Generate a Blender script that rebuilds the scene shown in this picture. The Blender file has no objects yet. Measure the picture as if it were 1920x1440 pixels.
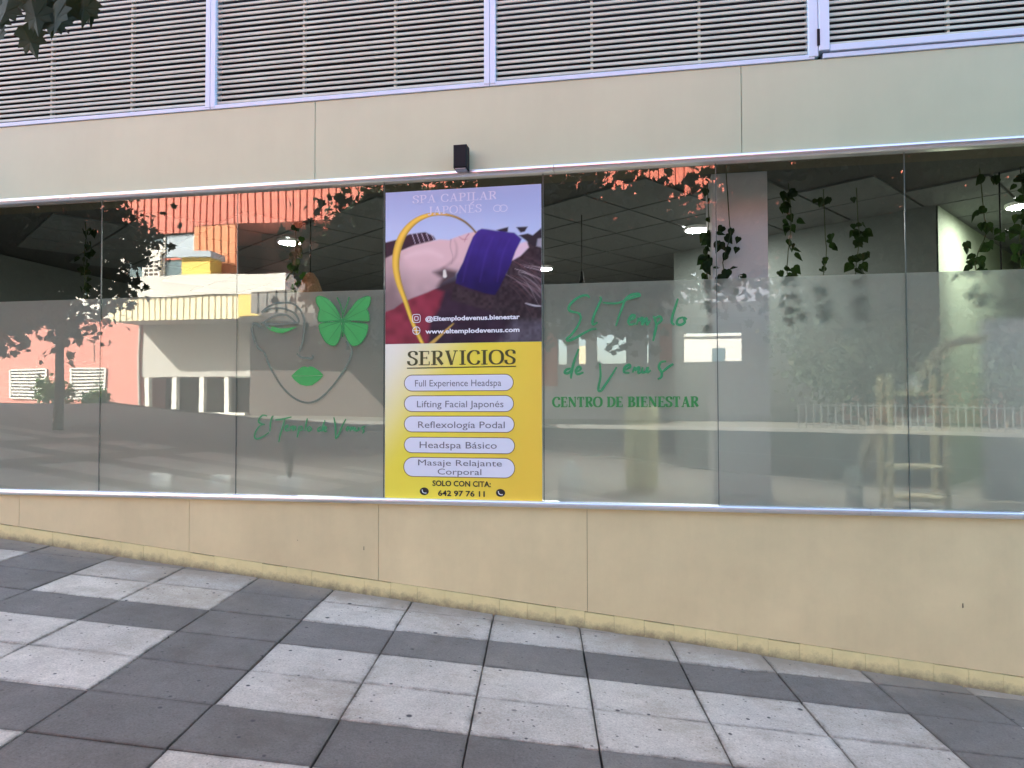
import bpy, math, random
import numpy as np
from mathutils import Vector, Matrix

random.seed(7); RNG = np.random.default_rng(11)
scene = bpy.context.scene
C = scene.collection

# ------------------------------------------------------------------ camera
FPX, YAW, PIT, ROL, DIST, EYE = 1296.48, .1748, .0257, -.0025, 4.869, 1.604
SLOPE = -.0993                      # the pavement falls along the wall
_cy, _sy = math.cos(YAW), math.sin(YAW)
_F = Vector((-_sy*math.cos(PIT), _cy*math.cos(PIT), math.sin(PIT)))
_R0 = Vector((_cy, _sy, 0)); _U0 = _R0.cross(_F)
_R = _R0*math.cos(ROL) + _U0*math.sin(ROL); _U = _U0*math.cos(ROL) - _R0*math.sin(ROL)
_C = Vector((0, -DIST, EYE))
cam = bpy.data.cameras.new('camera'); cam_o = bpy.data.objects.new('camera', cam); C.objects.link(cam_o)
cam.sensor_width = 36; cam.lens = 36*FPX/1920; cam.clip_start = .05; cam.clip_end = 2000
M = Matrix.Identity(4)
for i in range(3): M[i][0] = _R[i]; M[i][1] = _U[i]; M[i][2] = -_F[i]; M[i][3] = _C[i]
cam_o.matrix_world = M
scene.camera = cam_o

def wall_xz(px, py, Y=0.0):
    d = _F + _R*((px-960)/FPX) - _U*((py-720)/FPX)
    p = _C + d*((Y+DIST)/d.y)
    return p.x, p.z
def project(p):
    v = Vector(p)-_C; d = v.dot(_F)
    return (960+FPX*v.dot(_R)/d, 720-FPX*v.dot(_U)/d, d)

# ------------------------------------------------------------------ world, sun, exposure
SUN = Vector((-1.0, .8, 1.0)).normalized()
world = bpy.data.worlds.new('World'); scene.world = world; world.use_nodes = True
wn = world.node_tree.nodes; wl = world.node_tree.links
sky = wn.new('ShaderNodeTexSky'); sky.sky_type = 'NISHITA'; sky.sun_disc = False
sky.sun_elevation = math.asin(SUN.z); sky.sun_rotation = math.atan2(SUN.x, SUN.y)
sky.air_density = 1.0; sky.dust_density = 2.5; sky.ozone_density = 0.0
bg = wn['Background']; bg.inputs['Strength'].default_value = .11
wl.new(sky.outputs[0], bg.inputs['Color'])
sl = bpy.data.lights.new('sun', 'SUN'); sl.energy = 4.8; sl.angle = math.radians(.5); sl.color = (1, .94, .86)
so = bpy.data.objects.new('sun', sl); C.objects.link(so)
so.rotation_euler = SUN.to_track_quat('Z', 'Y').to_euler(); so.location = SUN*40
vs = scene.view_settings
vs.view_transform = 'Standard'; vs.look = 'None'; vs.exposure = 3.24; vs.gamma = 1; vs.use_curve_mapping = False
scene.render.engine = 'CYCLES'
cyc = scene.cycles
cyc.max_bounces = 10; cyc.transparent_max_bounces = 12; cyc.use_denoising = True
cyc.caustics_refractive = True; cyc.sample_clamp_indirect = 6

# ------------------------------------------------------------------ materials
def lin(r, g, b):
    f = lambda c: (c/255/12.92) if c/255 <= .04045 else ((c/255+.055)/1.055)**2.4
    return (f(r), f(g), f(b))
MATS = {}
def mat(name, col, rough=.6, metal=0., var=.12, vscale=3., bump=0., bscale=60., spec=.5, rnd=0., coat=0., detail=6, streak=0., splash=0.):
    if name in MATS: return MATS[name]
    m = bpy.data.materials.new(name); m.use_nodes = True; MATS[name] = m
    nt = m.node_tree; n = nt.nodes; l = nt.links; p = n['Principled BSDF']
    p.inputs['Roughness'].default_value = rough; p.inputs['Metallic'].default_value = metal
    p.inputs['Specular IOR Level'].default_value = spec
    if coat: p.inputs['Coat Weight'].default_value = coat; p.inputs['Coat Roughness'].default_value = .12
    tc = n.new('ShaderNodeTexCoord')
    if var or rnd:
        nz = n.new('ShaderNodeTexNoise'); nz.inputs['Scale'].default_value = vscale; nz.inputs['Detail'].default_value = detail
        nz.inputs['Roughness'].default_value = .65
        l.new(tc.outputs['Object'], nz.inputs['Vector'])
        mr = n.new('ShaderNodeMapRange'); mr.inputs['From Min'].default_value = .25; mr.inputs['From Max'].default_value = .75
        mr.inputs['To Min'].default_value = 1-var; mr.inputs['To Max'].default_value = 1+var*.6
        l.new(nz.outputs['Fac'], mr.inputs['Value'])
        fac = mr.outputs[0]
        if rnd:
            oi = n.new('ShaderNodeObjectInfo'); r2 = n.new('ShaderNodeMapRange')
            r2.inputs['To Min'].default_value = 1-rnd; r2.inputs['To Max'].default_value = 1+rnd
            l.new(oi.outputs['Random'], r2.inputs['Value'])
            mu = n.new('ShaderNodeMath'); mu.operation = 'MULTIPLY'; l.new(fac, mu.inputs[0]); l.new(r2.outputs[0], mu.inputs[1]); fac = mu.outputs[0]
        if streak:      # faint rain streaks running down the panels
            mp = n.new('ShaderNodeMapping'); mp.inputs['Scale'].default_value = (3.2, 1, .45); l.new(tc.outputs['Object'], mp.inputs['Vector'])
            s2 = n.new('ShaderNodeTexNoise'); s2.inputs['Scale'].default_value = 1.6; s2.inputs['Detail'].default_value = 7; s2.inputs['Roughness'].default_value = .7; l.new(mp.outputs[0], s2.inputs['Vector'])
            m2 = n.new('ShaderNodeMapRange'); m2.inputs['From Min'].default_value = .42; m2.inputs['From Max'].default_value = .75; m2.inputs['To Min'].default_value = 1; m2.inputs['To Max'].default_value = 1-streak; l.new(s2.outputs['Fac'], m2.inputs['Value'])
            mu2 = n.new('ShaderNodeMath'); mu2.operation = 'MULTIPLY'; l.new(fac, mu2.inputs[0]); l.new(m2.outputs[0], mu2.inputs[1]); fac = mu2.outputs[0]
        vm = n.new('ShaderNodeVectorMath'); vm.operation = 'SCALE'; vm.inputs[0].default_value = col
        l.new(fac, vm.inputs['Scale']); cout = vm.outputs[0]
        if splash:      # dirt splashed up from the sloping pavement
            sx_ = n.new('ShaderNodeSeparateXYZ'); l.new(tc.outputs['Object'], sx_.inputs[0])
            h1 = n.new('ShaderNodeMath'); h1.operation = 'MULTIPLY_ADD'; h1.inputs[1].default_value = -SLOPE; l.new(sx_.outputs['X'], h1.inputs[0]); l.new(sx_.outputs['Z'], h1.inputs[2])
            n3 = n.new('ShaderNodeTexNoise'); n3.inputs['Scale'].default_value = 14; n3.inputs['Detail'].default_value = 6; n3.inputs['Roughness'].default_value = .75; l.new(tc.outputs['Object'], n3.inputs['Vector'])
            h2 = n.new('ShaderNodeMath'); h2.operation = 'MULTIPLY_ADD'; h2.inputs[1].default_value = -.16; l.new(n3.outputs['Fac'], h2.inputs[0]); l.new(h1.outputs[0], h2.inputs[2])
            m3 = n.new('ShaderNodeMapRange'); m3.inputs['From Min'].default_value = -.085; m3.inputs['From Max'].default_value = splash; m3.inputs['To Min'].default_value = .8; m3.inputs['To Max'].default_value = 0; l.new(h2.outputs[0], m3.inputs['Value'])
            mc = n.new('ShaderNodeMix'); mc.data_type = 'RGBA'; l.new(m3.outputs[0], mc.inputs[0]); l.new(cout, mc.inputs[6]); mc.inputs[7].default_value = (.17, .13, .085, 1); cout = mc.outputs[2]
        l.new(cout, p.inputs['Base Color'])
    else: p.inputs['Base Color'].default_value = (*col, 1)
    if bump:
        b2 = n.new('ShaderNodeTexNoise'); b2.inputs['Scale'].default_value = bscale; b2.inputs['Detail'].default_value = 4
        l.new(tc.outputs['Object'], b2.inputs['Vector'])
        bp = n.new('ShaderNodeBump'); bp.inputs['Strength'].default_value = bump; bp.inputs['Distance'].default_value = .01
        l.new(b2.outputs['Fac'], bp.inputs['Height']); l.new(bp.outputs[0], p.inputs['Normal'])
    return m

def glass_mat():
    m = bpy.data.materials.new('shop_glass'); m.use_nodes = True; nt = m.node_tree; n = nt.nodes; l = nt.links
    n.remove(n['Principled BSDF']); out = n['Material Output']
    t = n.new('ShaderNodeBsdfTransparent'); t.inputs[0].default_value = (.89, .93, .905, 1)
    g = n.new('ShaderNodeBsdfGlossy'); g.inputs['Roughness'].default_value = .0; g.inputs['Color'].default_value = (.97, 1, .98, 1)
    lw = n.new('ShaderNodeLayerWeight'); lw.inputs['Blend'].default_value = .2
    mr = n.new('ShaderNodeMapRange'); mr.inputs['To Min'].default_value = GLASS_REFL; mr.inputs['To Max'].default_value = .9
    l.new(lw.outputs['Fresnel'], mr.inputs['Value'])
    # faint waviness of real panes
    tc = n.new('ShaderNodeTexCoord'); nz = n.new('ShaderNodeTexNoise'); nz.inputs['Scale'].default_value = 1.3; nz.inputs['Detail'].default_value = 1
    l.new(tc.outputs['Object'], nz.inputs['Vector'])
    bp = n.new('ShaderNodeBump'); bp.inputs['Strength'].default_value = .03; bp.inputs['Distance'].default_value = .03
    l.new(nz.outputs['Fac'], bp.inputs['Height']); l.new(bp.outputs[0], g.inputs['Normal'])
    mx = n.new('ShaderNodeMixShader'); l.new(mr.outputs[0], mx.inputs[0]); l.new(t.outputs[0], mx.inputs[1]); l.new(g.outputs[0], mx.inputs[2])
    l.new(mx.outputs[0], out.inputs[0]); return m
GLASS_REFL = .125
def film_mat():
    m = bpy.data.materials.new('frosted_film'); m.use_nodes = True; nt = m.node_tree; n = nt.nodes; l = nt.links
    n.remove(n['Principled BSDF']); out = n['Material Output']
    r = n.new('ShaderNodeBsdfRefraction'); r.inputs['IOR'].default_value = 1.12; r.inputs['Roughness'].default_value = .5; r.inputs['Color'].default_value = (.95, .97, .95, 1)
    t = n.new('ShaderNodeBsdfTransparent'); t.inputs[0].default_value = (.95, .97, .95, 1)
    d = n.new('ShaderNodeBsdfDiffuse'); d.inputs[0].default_value = (.84, .90, .82, 1)
    a = n.new('ShaderNodeMixShader'); a.inputs[0].default_value = .38; l.new(r.outputs[0], a.inputs[1]); l.new(t.outputs[0], a.inputs[2])
    mx = n.new('ShaderNodeMixShader'); mx.inputs[0].default_value = .37
    l.new(a.outputs[0], mx.inputs[1]); l.new(d.outputs[0], mx.inputs[2]); l.new(mx.outputs[0], out.inputs[0]); return m
def emit_mat(name, col, s):
    m = bpy.data.materials.new(name); m.use_nodes = True; n = m.node_tree.nodes; p = n['Principled BSDF']
    p.inputs['Emission Color'].default_value = (*col, 1); p.inputs['Emission Strength'].default_value = s; p.inputs['Base Color'].default_value = (*col, 1); return m
def attr_mat(name, rough=.35, coat=0.):
    m = bpy.data.materials.new(name); m.use_nodes = True; n = m.node_tree.nodes; l = m.node_tree.links; p = n['Principled BSDF']
    a = n.new('ShaderNodeVertexColor'); a.layer_name = 'ink'; l.new(a.outputs['Color'], p.inputs['Base Color'])
    p.inputs['Roughness'].default_value = rough; p.inputs['Coat Weight'].default_value = coat; p.inputs['Coat Roughness'].default_value = .1; return m

def paving_mat(name, col, stain, gum):
    """concrete slab: speckle, blotches, brown grime near the wall, chewing gum spots"""
    m = bpy.data.materials.new(name); m.use_nodes = True; nt = m.node_tree; n = nt.nodes; l = nt.links; p = n['Principled BSDF']
    p.inputs['Roughness'].default_value = .72; p.inputs['Specular IOR Level'].default_value = .35
    tc = n.new('ShaderNodeTexCoord'); o = tc.outputs['Object']
    def noise(s, d=5, r=.6):
        z = n.new('ShaderNodeTexNoise'); z.inputs['Scale'].default_value = s; z.inputs['Detail'].default_value = d; z.inputs['Roughness'].default_value = r
        l.new(o, z.inputs['Vector']); return z.outputs['Fac']
    def rng(v, a, b, c, d):
        z = n.new('ShaderNodeMapRange'); z.inputs['From Min'].default_value = a; z.inputs['From Max'].default_value = b
        z.inputs['To Min'].default_value = c; z.inputs['To Max'].default_value = d; l.new(v, z.inputs['Value']); return z.outputs[0]
    def mul(a, b):
        z = n.new('ShaderNodeMath'); z.operation = 'MULTIPLY'; l.new(a, z.inputs[0]); l.new(b, z.inputs[1]); return z.outputs[0]
    def mixc(f, a, b):
        z = n.new('ShaderNodeMix'); z.data_type = 'RGBA'
        l.new(f, z.inputs[0])
        for s, v in ((6, a), (7, b)):
            if isinstance(v, tuple): z.inputs[s].default_value = (*v, 1)
            else: l.new(v, z.inputs[s])
        return z.outputs[2]
    oi = n.new('ShaderNodeObjectInfo')
    f = mul(mul(rng(noise(95, 6, .75), .3, .7, .66, 1.28), rng(noise(3.1, 7, .7), .3, .7, .78, 1.14)), rng(oi.outputs['Random'], 0, 1, .88, 1.1))
    vm = n.new('ShaderNodeVectorMath'); vm.operation = 'SCALE'; vm.inputs[0].default_value = col; l.new(f, vm.inputs['Scale'])
    c = vm.outputs[0]
    c = mixc(rng(noise(1.7, 8, .75), .47, .70, 0, .62), c, stain)
    sx = n.new('ShaderNodeSeparateXYZ'); l.new(o, sx.inputs[0])
    wb = n.new('ShaderNodeMath'); wb.operation = 'MULTIPLY_ADD'; wb.inputs[1].default_value = .5; l.new(noise(5, 6, .7), wb.inputs[0]); l.new(sx.outputs['Y'], wb.inputs[2])
    c = mixc(rng(wb.outputs[0], -.07, .19, 0, .85), c, (.26, .215, .16))
    at = n.new('ShaderNodeAttribute'); at.attribute_name = 'edge'
    c = mixc(mul(rng(at.outputs['Fac'], .15, 1, 0, .75), rng(noise(9, 6, .7), .38, .66, 0, 1)), c, (.085, .075, .062))
    c = mixc(rng(noise(.75, 8, .72), .50, .68, 0, .45), c, stain)
    for sc_, th, dk in ((4.2, .075, gum), (8, .10, gum), (15, .13, gum*.8), (31, .16, gum*.6)):
        v = n.new('ShaderNodeTexVoronoi'); v.inputs['Scale'].default_value = sc_; v.inputs['Randomness'].default_value = 1
        l.new(o, v.inputs['Vector'])
        ss = n.new('ShaderNodeSeparateColor'); l.new(v.outputs['Color'], ss.inputs[0])
        pick = rng(ss.outputs[0], .46, .48, 0, 1)
        c = mixc(mul(rng(v.outputs['Distance'], th*.6, th, dk, 0), pick), c, (.045, .042, .045))
    l.new(c, p.inputs['Base Color'])
    bp = n.new('ShaderNodeBump'); bp.inputs['Strength'].default_value = .35; bp.inputs['Distance'].default_value = .004
    l.new(noise(240, 3), bp.inputs['Height']); l.new(bp.outputs[0], p.inputs['Normal'])
    return m

MAT_GLASS = glass_mat(); MAT_FILM = film_mat()
MAT_WHITE_SLAB = paving_mat('white_slab', (.545, .495, .42), (.235, .185, .125), .95)
MAT_GREY_SLAB = paving_mat('grey_slab', (.185, .170, .150), (.095, .082, .064), .8)
mat('mortar', (.10, .09, .075), .9)
mat('fascia_paint', (.465, .55, .37), .36, var=.07, vscale=1.1, spec=.5, rnd=.02, streak=.03)
mat('wall_paint', (.72, .585, .335), .55, rnd=.03, var=.12, vscale=1.7, bump=.06, bscale=120, streak=.045, splash=.03)
mat('plinth_paint', (.78, .66, .33), .6, var=.12, vscale=7, bump=.12, bscale=80, splash=-.015)
mat('joint_dark', (.10, .085, .06), .9, var=0)
mat('aluminium', (.90, .91, .95), .38, 1., var=.05, vscale=6)
mat('polished_rail', (.92, .88, .88), .30, 1., var=.04, vscale=5)
mat('white_frame', (.56, .71, .85), .35, var=.03)
mat('slat_paint', (.51, .58, .48), .5, var=.14, vscale=4, rnd=.06)
mat('louvre_void', (.012, .011, .013), .9, var=0)
mat('black_plastic', (.010, .010, .012), .65, var=0, spec=.2)
mat('lens', (.35, .36, .4), .1, var=0)
mat('silicone', (.16, .20, .18), .4, var=0)
mat('render_plain', (.5, .43, .32), .8)

# ------------------------------------------------------------------ mesh helpers
def link(o, parent=None):
    C.objects.link(o)
    if parent is not None: o.parent = parent
    return o
def empty(name, loc=(0, 0, 0), label=None, cat=None, group=None, kind=None, rz=0):
    o = bpy.data.objects.new(name, None); o.location = loc; o.rotation_euler = (0, 0, rz); o.empty_display_size = .2; C.objects.link(o)
    return tag(o, label, cat, group, kind)
def tag(o, label=None, cat=None, group=None, kind=None):
    if label: o['label'] = label
    if cat: o['category'] = cat
    if group: o['group'] = group
    if kind: o['kind'] = kind
    return o
class MB:
    def __init__(s): s.v = []; s.f = []; s.sm = []
    def add(s, v, f, smooth=False):
        k = len(s.v); s.v += [tuple(p) for p in v]; s.f += [tuple(i+k for i in q) for q in f]; s.sm += [smooth]*len(f); return s
    def box(s, a, b, bev=0.):
        (x0, y0, z0), (x1, y1, z1) = a, b
        if not bev:
            return s.add([(x0,y0,z0),(x1,y0,z0),(x1,y1,z0),(x0,y1,z0),(x0,y0,z1),(x1,y0,z1),(x1,y1,z1),(x0,y1,z1)],
                  [(0,3,2,1),(4,5,6,7),(0,1,5,4),(1,2,6,5),(2,3,7,6),(3,0,4,7)])
        # chamfered front/top style box: three loops in y
        e = bev
        L = lambda y, i: [(x0+i,y,z0+i),(x1-i,y,z0+i),(x1-i,y,z1-i),(x0+i,y,z1-i)]
        v = L(y0, e)+L(y0+e, 0)+L(y1-e, 0)+L(y1, e); f = [(0,1,2,3),(15,14,13,12)]
        for r in range(3):
            for i in range(4): f.append((r*4+(i+1)%4, r*4+i, r*4+4+i, r*4+4+(i+1)%4))
        return s.add(v, f)
    def tube(s, pts, rad, n=8, cap=True):
        pts = [Vector(p) for p in pts]; k0 = len(s.v); m = len(pts)
        rad = rad if hasattr(rad, '__len__') else [rad]*m
        v = []; prev = None
        for i, p in enumerate(pts):
            t = (pts[min(i+1, m-1)]-pts[max(i-1, 0)]).normalized()
            a = Vector((0, 0, 1)) if abs(t.z) < .9 else Vector((1, 0, 0))
            if prev is not None: a = prev
            u = (a - t*a.dot(t)).normalized(); w = t.cross(u); prev = u
            for j in range(n):
                an = 2*math.pi*j/n; v.append(p+(u*math.cos(an)+w*math.sin(an))*rad[i])
        f = []
        for i in range(m-1):
            for j in range(n): f.append((i*n+j, i*n+(j+1)%n, (i+1)*n+(j+1)%n, (i+1)*n+j))
        s.add(v, f, True)
        if cap: s.add([v[j] for j in range(n)][::-1], [tuple(range(n))]); s.add([v[(m-1)*n+j] for j in range(n)], [tuple(range(n))])
        return s
    def lathe(s, prof, c, n=28):
        v = []; f = []
        for r, z in prof:
            for j in range(n): a = 2*math.pi*j/n; v.append((c[0]+r*math.cos(a), c[1]+r*math.sin(a), c[2]+z))
        for i in range(len(prof)-1):
            for j in range(n): f.append((i*n+j, i*n+(j+1)%n, (i+1)*n+(j+1)%n, (i+1)*n+j))
        return s.add(v, f, True)
    def poly(s, pts, flip=False):     # one flat face
        q = list(range(len(pts))); return s.add(pts, [tuple(q[::-1] if flip else q)])
    def ribbon(s, pts, w, y, nib=None):
        """flat stroke in the wall plane: pts (x,z), width w (number or list)"""
        pts = [np.array(p, float) for p in pts]; m = len(pts); v = []; f = []
        for i, p in enumerate(pts):
            t = pts[min(i+1, m-1)]-pts[max(i-1, 0)]; L = np.hypot(*t)+1e-9; t = t/L
            ww = w[i] if hasattr(w, '__len__') else w
            if nib: ww = nib[0]+(nib[1]-nib[0])*abs(t[1])**1.3
            nx, nz = -t[1]*ww/2, t[0]*ww/2
            yy = y-i*1.2e-5      # strokes that cross themselves lie one over the other
            v += [(p[0]+nx, yy, p[1]+nz), (p[0]-nx, yy, p[1]-nz)]
        for i in range(m-1): f.append((2*i+1, 2*i+3, 2*i+2, 2*i))
        return s.add(v, f)
    def build(s, name, m, parent=None, label=None, cat=None, group=None, kind=None, base=None):
        off = Vector((0, 0, 0))
        if parent is not None:
            q = parent
            while q is not None: off += q.location; q = q.parent
        if base is not None: off = off+Vector(base) if parent is not None else Vector(base)
        me = bpy.data.meshes.new(name)
        me.from_pydata([(x-off.x, y-off.y, z-off.z) for x, y, z in s.v], [], s.f)
        if any(s.sm): me.polygons.foreach_set('use_smooth', s.sm)
        me.materials.append(MATS[m] if isinstance(m, str) else m); me.update()
        o = bpy.data.objects.new(name, me)
        if base is not None: o.location = base
        link(o, parent); return tag(o, label, cat, group, kind)
def box(name, a, b, m, parent=None, bev=0., **k): return MB().box(a, b, bev).build(name, m, parent, **k)
def smooth_pts(p, n=6):
    p = [np.array(q, float) for q in p]; out = []
    for i in range(len(p)-1):
        a, b, c, d = p[max(i-1, 0)], p[i], p[i+1], p[min(i+2, len(p)-1)]
        for k in range(n):
            t = k/n; out.append(.5*((2*b)+(-a+c)*t+(2*a-5*b+4*c-d)*t*t+(-a+3*b-3*c+d)*t**3))
    return out+[p[-1]]

# ------------------------------------------------------------------ ground
def gz(x, y):
    near = SLOPE*max(-16, min(16, x)); far = .6-.01*max(-60, min(60, x))
    t = max(0, min(1, (-y-14.3)/12)); t = t*t*(3-2*t); return near*(1-t)+far*t
def sheet(name, xs, ys, dz, m, **k):
    v = [(x, y, gz(x, y)+dz) for y in ys for x in xs]; nx = len(xs); f = []
    for j in range(len(ys)-1):
        for i in range(nx-1): f.append((j*nx+i, j*nx+i+1, (j+1)*nx+i+1, (j+1)*nx+i))
    return MB().add(v, f, True).build(name, m, **k)
mat('asphalt', (.05, .05, .052), .85, var=.25, vscale=2, bump=.3, bscale=90)
mat('earth', (.16, .14, .10), .95, var=.3, vscale=.4)
mat('kerb_stone', (.26, .25, .23), .8, var=.15)
mat('far_paving', (.15, .14, .115), .85, var=.12)
mat('road_paint', (.7, .7, .68), .7, var=.1)
xs = list(np.linspace(-24, 24, 33))
sheet('ground', [-900, -300, -120, -60]+list(np.linspace(-40, 40, 41))+[60, 120, 300, 900], [-1200, -400, -150, -80]+list(np.linspace(-60, -14, 24))+[-6, 0, 6, 40, 300], -.32, 'earth', kind='structure')
sheet('road', list(np.linspace(-60, 60, 61)), list(np.linspace(-24.5, -14.35, 14)), -.13, 'asphalt', kind='structure')
sheet('opposite_pavement', list(np.linspace(-60, 60, 61)), list(np.linspace(-45, -24.7, 10)), .0, 'far_paving', kind='structure')
kb = MB()
for yy in (-14.33, -24.68):
    v = []; 
    xx = list(np.linspace(-40, 40, 81))
    for x in xx: z = gz(x, yy); v += [(x, yy-.08, z-.3), (x, yy-.08, z+.012), (x, yy+.08, z+.012), (x, yy+.08, z-.3)]
    f = []
    for i in range(80):
        for j in range(3): f.append((i*4+j, i*4+j+1, i*4+4+j+1, i*4+4+j))
    kerb = MB().add(v, f).build('kerb', 'kerb_stone', kind='structure')
for yy in (-19.4,):
    v = []
    for x in np.linspace(-40, 40, 81): v += [(x, yy-.06, gz(x, yy)-.122), (x, yy+.06, gz(x, yy)-.122)]
    MB().add(v, [(2*i, 2*i+2, 2*i+3, 2*i+1) for i in range(80)]).build('road_marking', 'road_paint', kind='structure')

# slabs: columns 0.6 m, rows 0.4 m, turned 7.7 degrees against the wall
TH, U0, V0 = .1341, -4.5852, -.0137
ct, st = math.cos(TH), math.sin(TH)
pav = sheet('pavement', xs, list(np.linspace(-14.25, .12, 12)), -.05, 'mortar', kind='structure')
def uv_xy(u, v): return (u*ct-v*st, u*st+v*ct)
def clip(poly, ymax):
    out = []
    for i, a in enumerate(poly):
        b = poly[(i+1) % len(poly)]
        if a[1] <= ymax: out.append(a)
        if (a[1] <= ymax) != (b[1] <= ymax):
            t = (ymax-a[1])/(b[1]-a[1]); out.append((a[0]+(b[0]-a[0])*t, ymax))
    return out
def slab_white(i, k):
    if k % 3 == 1: return False
    j = i % 10
    return j not in (0, 3)
rest_w, rest_g = MB(), MB(); NT = 0
for i in range(-26, 40):
    for k in range(-12, 42):
        gu, gv = .0032 + random.uniform(0, .002), .0020
        u0, u1 = U0+.6*i+gu, U0+.6*(i+1)-gu
        v1, v0 = V0-.4*k-gv, V0-.4*(k+1)+gv
        q = [uv_xy(u0, v0), uv_xy(u1, v0), uv_xy(u1, v1), uv_xy(u0, v1)]
        q = clip(q, .03)
        if len(q) < 3 or min(p[1] for p in q) < -14.2 or max(abs(p[0]) for p in q) > 23: continue
        cx = sum(p[0] for p in q)/len(q); cy = sum(p[1] for p in q)/len(q)
        white = slab_white(i, k) and cy > -6.5
        vis = False
        for p in q+[(cx, cy)]:
            if p[1] < -DIST+.3: continue
            a, b, d = project((p[0], p[1], gz(*p)))
            if d > .2 and -30 < a < 1950 and 900 < b < 1475: vis = True
        n = len(q); mbx = (MB() if vis else (rest_w if white else rest_g))
        dz = random.uniform(-.0035, .0025) if vis else 0; tx, ty = random.uniform(-.005, .005), random.uniform(-.007, .007)
        zt = lambda p: gz(*p)+dz+tx*(p[0]-cx)+ty*(p[1]-cy)
        if vis:
            e = .004
            ins = [(p[0]+(cx-p[0])*e/.3, p[1]+(cy-p[1])*e/.2) for p in q]
            deep = [(p[0]+(cx-p[0])*.10, p[1]+(cy-p[1])*.15) for p in q]
            jit = [(p[0]+random.uniform(-.0016, .0016), p[1]+random.uniform(-.0016, .0016)) for p in q]
            v = [(*p, zt(p)) for p in deep]+[(*p, zt(p)-random.uniform(0, .0012)) for p in ins]+[(*p, zt(p)-.005) for p in jit]+[(*p, zt(p)-.06) for p in q]
            f = [tuple(range(n))]
            for r in (0, n, 2*n):
                for j in range(n): f.append((r+j, r+n+j, r+n+(j+1) % n, r+(j+1) % n))
            mbx.add(v, f)
            so_ = mbx.build('paving_slab', MAT_WHITE_SLAB if white else MAT_GREY_SLAB, pav); NT += 1
            so_.data.attributes.new('edge', 'FLOAT', 'POINT').data.foreach_set('value', [0.]*n+[1.]*(3*n))
        else: mbx.add([(*p, zt(p)) for p in q], [tuple(range(n))])
rest_w.build('paving_slab_field', MAT_WHITE_SLAB, pav, kind='stuff'); rest_g.build('paving_slab_field', MAT_GREY_SLAB, pav, kind='stuff')

# ------------------------------------------------------------------ the shop building
XL, XR = -9.5, 8.5
Z_SILL, Z_TOP, Z_FR = .904, 3.236, 3.868
Z_FILM = 2.44
JX0, JW = -4.207, 1.1918
shop = empty('shop_building', (0, 0, 0), 'shop building with cream fascia, louvred upper floor and long frosted glass front', 'building')
# solid mass above and around
mat('upper_wall', (.50, .46, .38), .8)
MB().box((-38, .34, 5.75), (30, 14, 31)).box((-38, -.012, 5.75), (30, .34, 31)).build('upper_wall', 'upper_wall', shop)
box('side_wall', (-30, .0, -3), (XL-.05, 12, 5.75), 'upper_wall', shop); box('side_wall', (XR+.05, .0, -3), (30, 12, 5.75), 'upper_wall', shop)
box('rear_wall', (XL-.05, 11.6, -3), (XR+.05, 12, 5.75), 'upper_wall', shop)
box('louvre_recess', (XL-.05, .30, 3.78), (XR+.05, .36, 5.75), 'louvre_void', shop)
# fascia
fj = [XL, -5.45, wall_xz(594, 270)[0], .73, 3.82, XR]
for a, b in zip(fj[:-1], fj[1:]):
    box('fascia_panel', (a+.002, -.03, Z_TOP+.045), (b-.002, .02, Z_FR+.012), 'fascia_paint', shop, bev=.002)
box('fascia_backing', (XL, .022, Z_TOP+.02), (XR, .29, Z_FR), 'joint_dark', shop)
# rounded head rail over the glass
pr_ = []
for k in range(9):
    a = math.pi*(.5+k/8.); pr_.append((-.030+.026*math.cos(a)*1.1, Z_TOP+.022+.026*math.sin(a)))
pr_ = [(.02, Z_TOP+.048)]+pr_+[(.02, Z_TOP-.004)]
def extr(prof, x0, x1):
    v = [(x0, y, z) for y, z in prof]+[(x1, y, z) for y, z in prof]; n = len(prof)
    return MB().add(v, [(j+1, j, n+j, n+j+1) for j in range(n-1)], True).add([(x0, y, z) for y, z in prof], [tuple(range(n))]).add([(x1, y, z) for y, z in prof][::-1], [tuple(range(n))])
for a, b in ((XL, -4.45), (-4.447, -.55), (-.547, 2.9), (2.903, XR)):
    extr(pr_, a, b).build('head_rail', 'polished_rail', shop)
# sill rail
sp = [(.03, Z_SILL), (-.038, Z_SILL-.002), (-.046, Z_SILL-.010), (-.046, Z_SILL-.034), (-.036, Z_SILL-.044), (.02, Z_SILL-.048)]
for a, b in ((XL, -3.1), (-3.098, 1.5), (1.502, XR)): extr(sp, a, b).build('sill_rail', 'aluminium', shop)
# lower wall panels, cut along the slope
PL = .115
lj = [XL, -6.46, -4.92, wall_xz(357, 1000)[0], wall_xz(711, 1000)[0], wall_xz(1101, 1000)[0], 3.05, 5.1, XR]
for a, b in zip(lj[:-1], lj[1:]):
    a += .0016; b -= .0016; zt = Z_SILL-.046
    za, zb = SLOPE*a+PL, SLOPE*b+PL
    MB().add([(a,-.016,za),(b,-.016,zb),(b,-.016,zt),(a,-.016,zt),(a,.1,za),(b,.1,zb),(b,.1,zt),(a,.1,zt)],
             [(0,1,2,3),(5,4,7,6),(4,0,3,7),(1,5,6,2),(3,2,6,7),(4,5,1,0)]).build('wall_panel', 'wall_paint', shop)
MB().add([(XL,.0,SLOPE*XL-.3),(XR,.0,SLOPE*XR-.3),(XR,.0,Z_SILL-.05),(XL,.0,Z_SILL-.05)], [(0,1,2,3)]).build('wall_backing', 'joint_dark', shop)
x = -6.2
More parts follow.
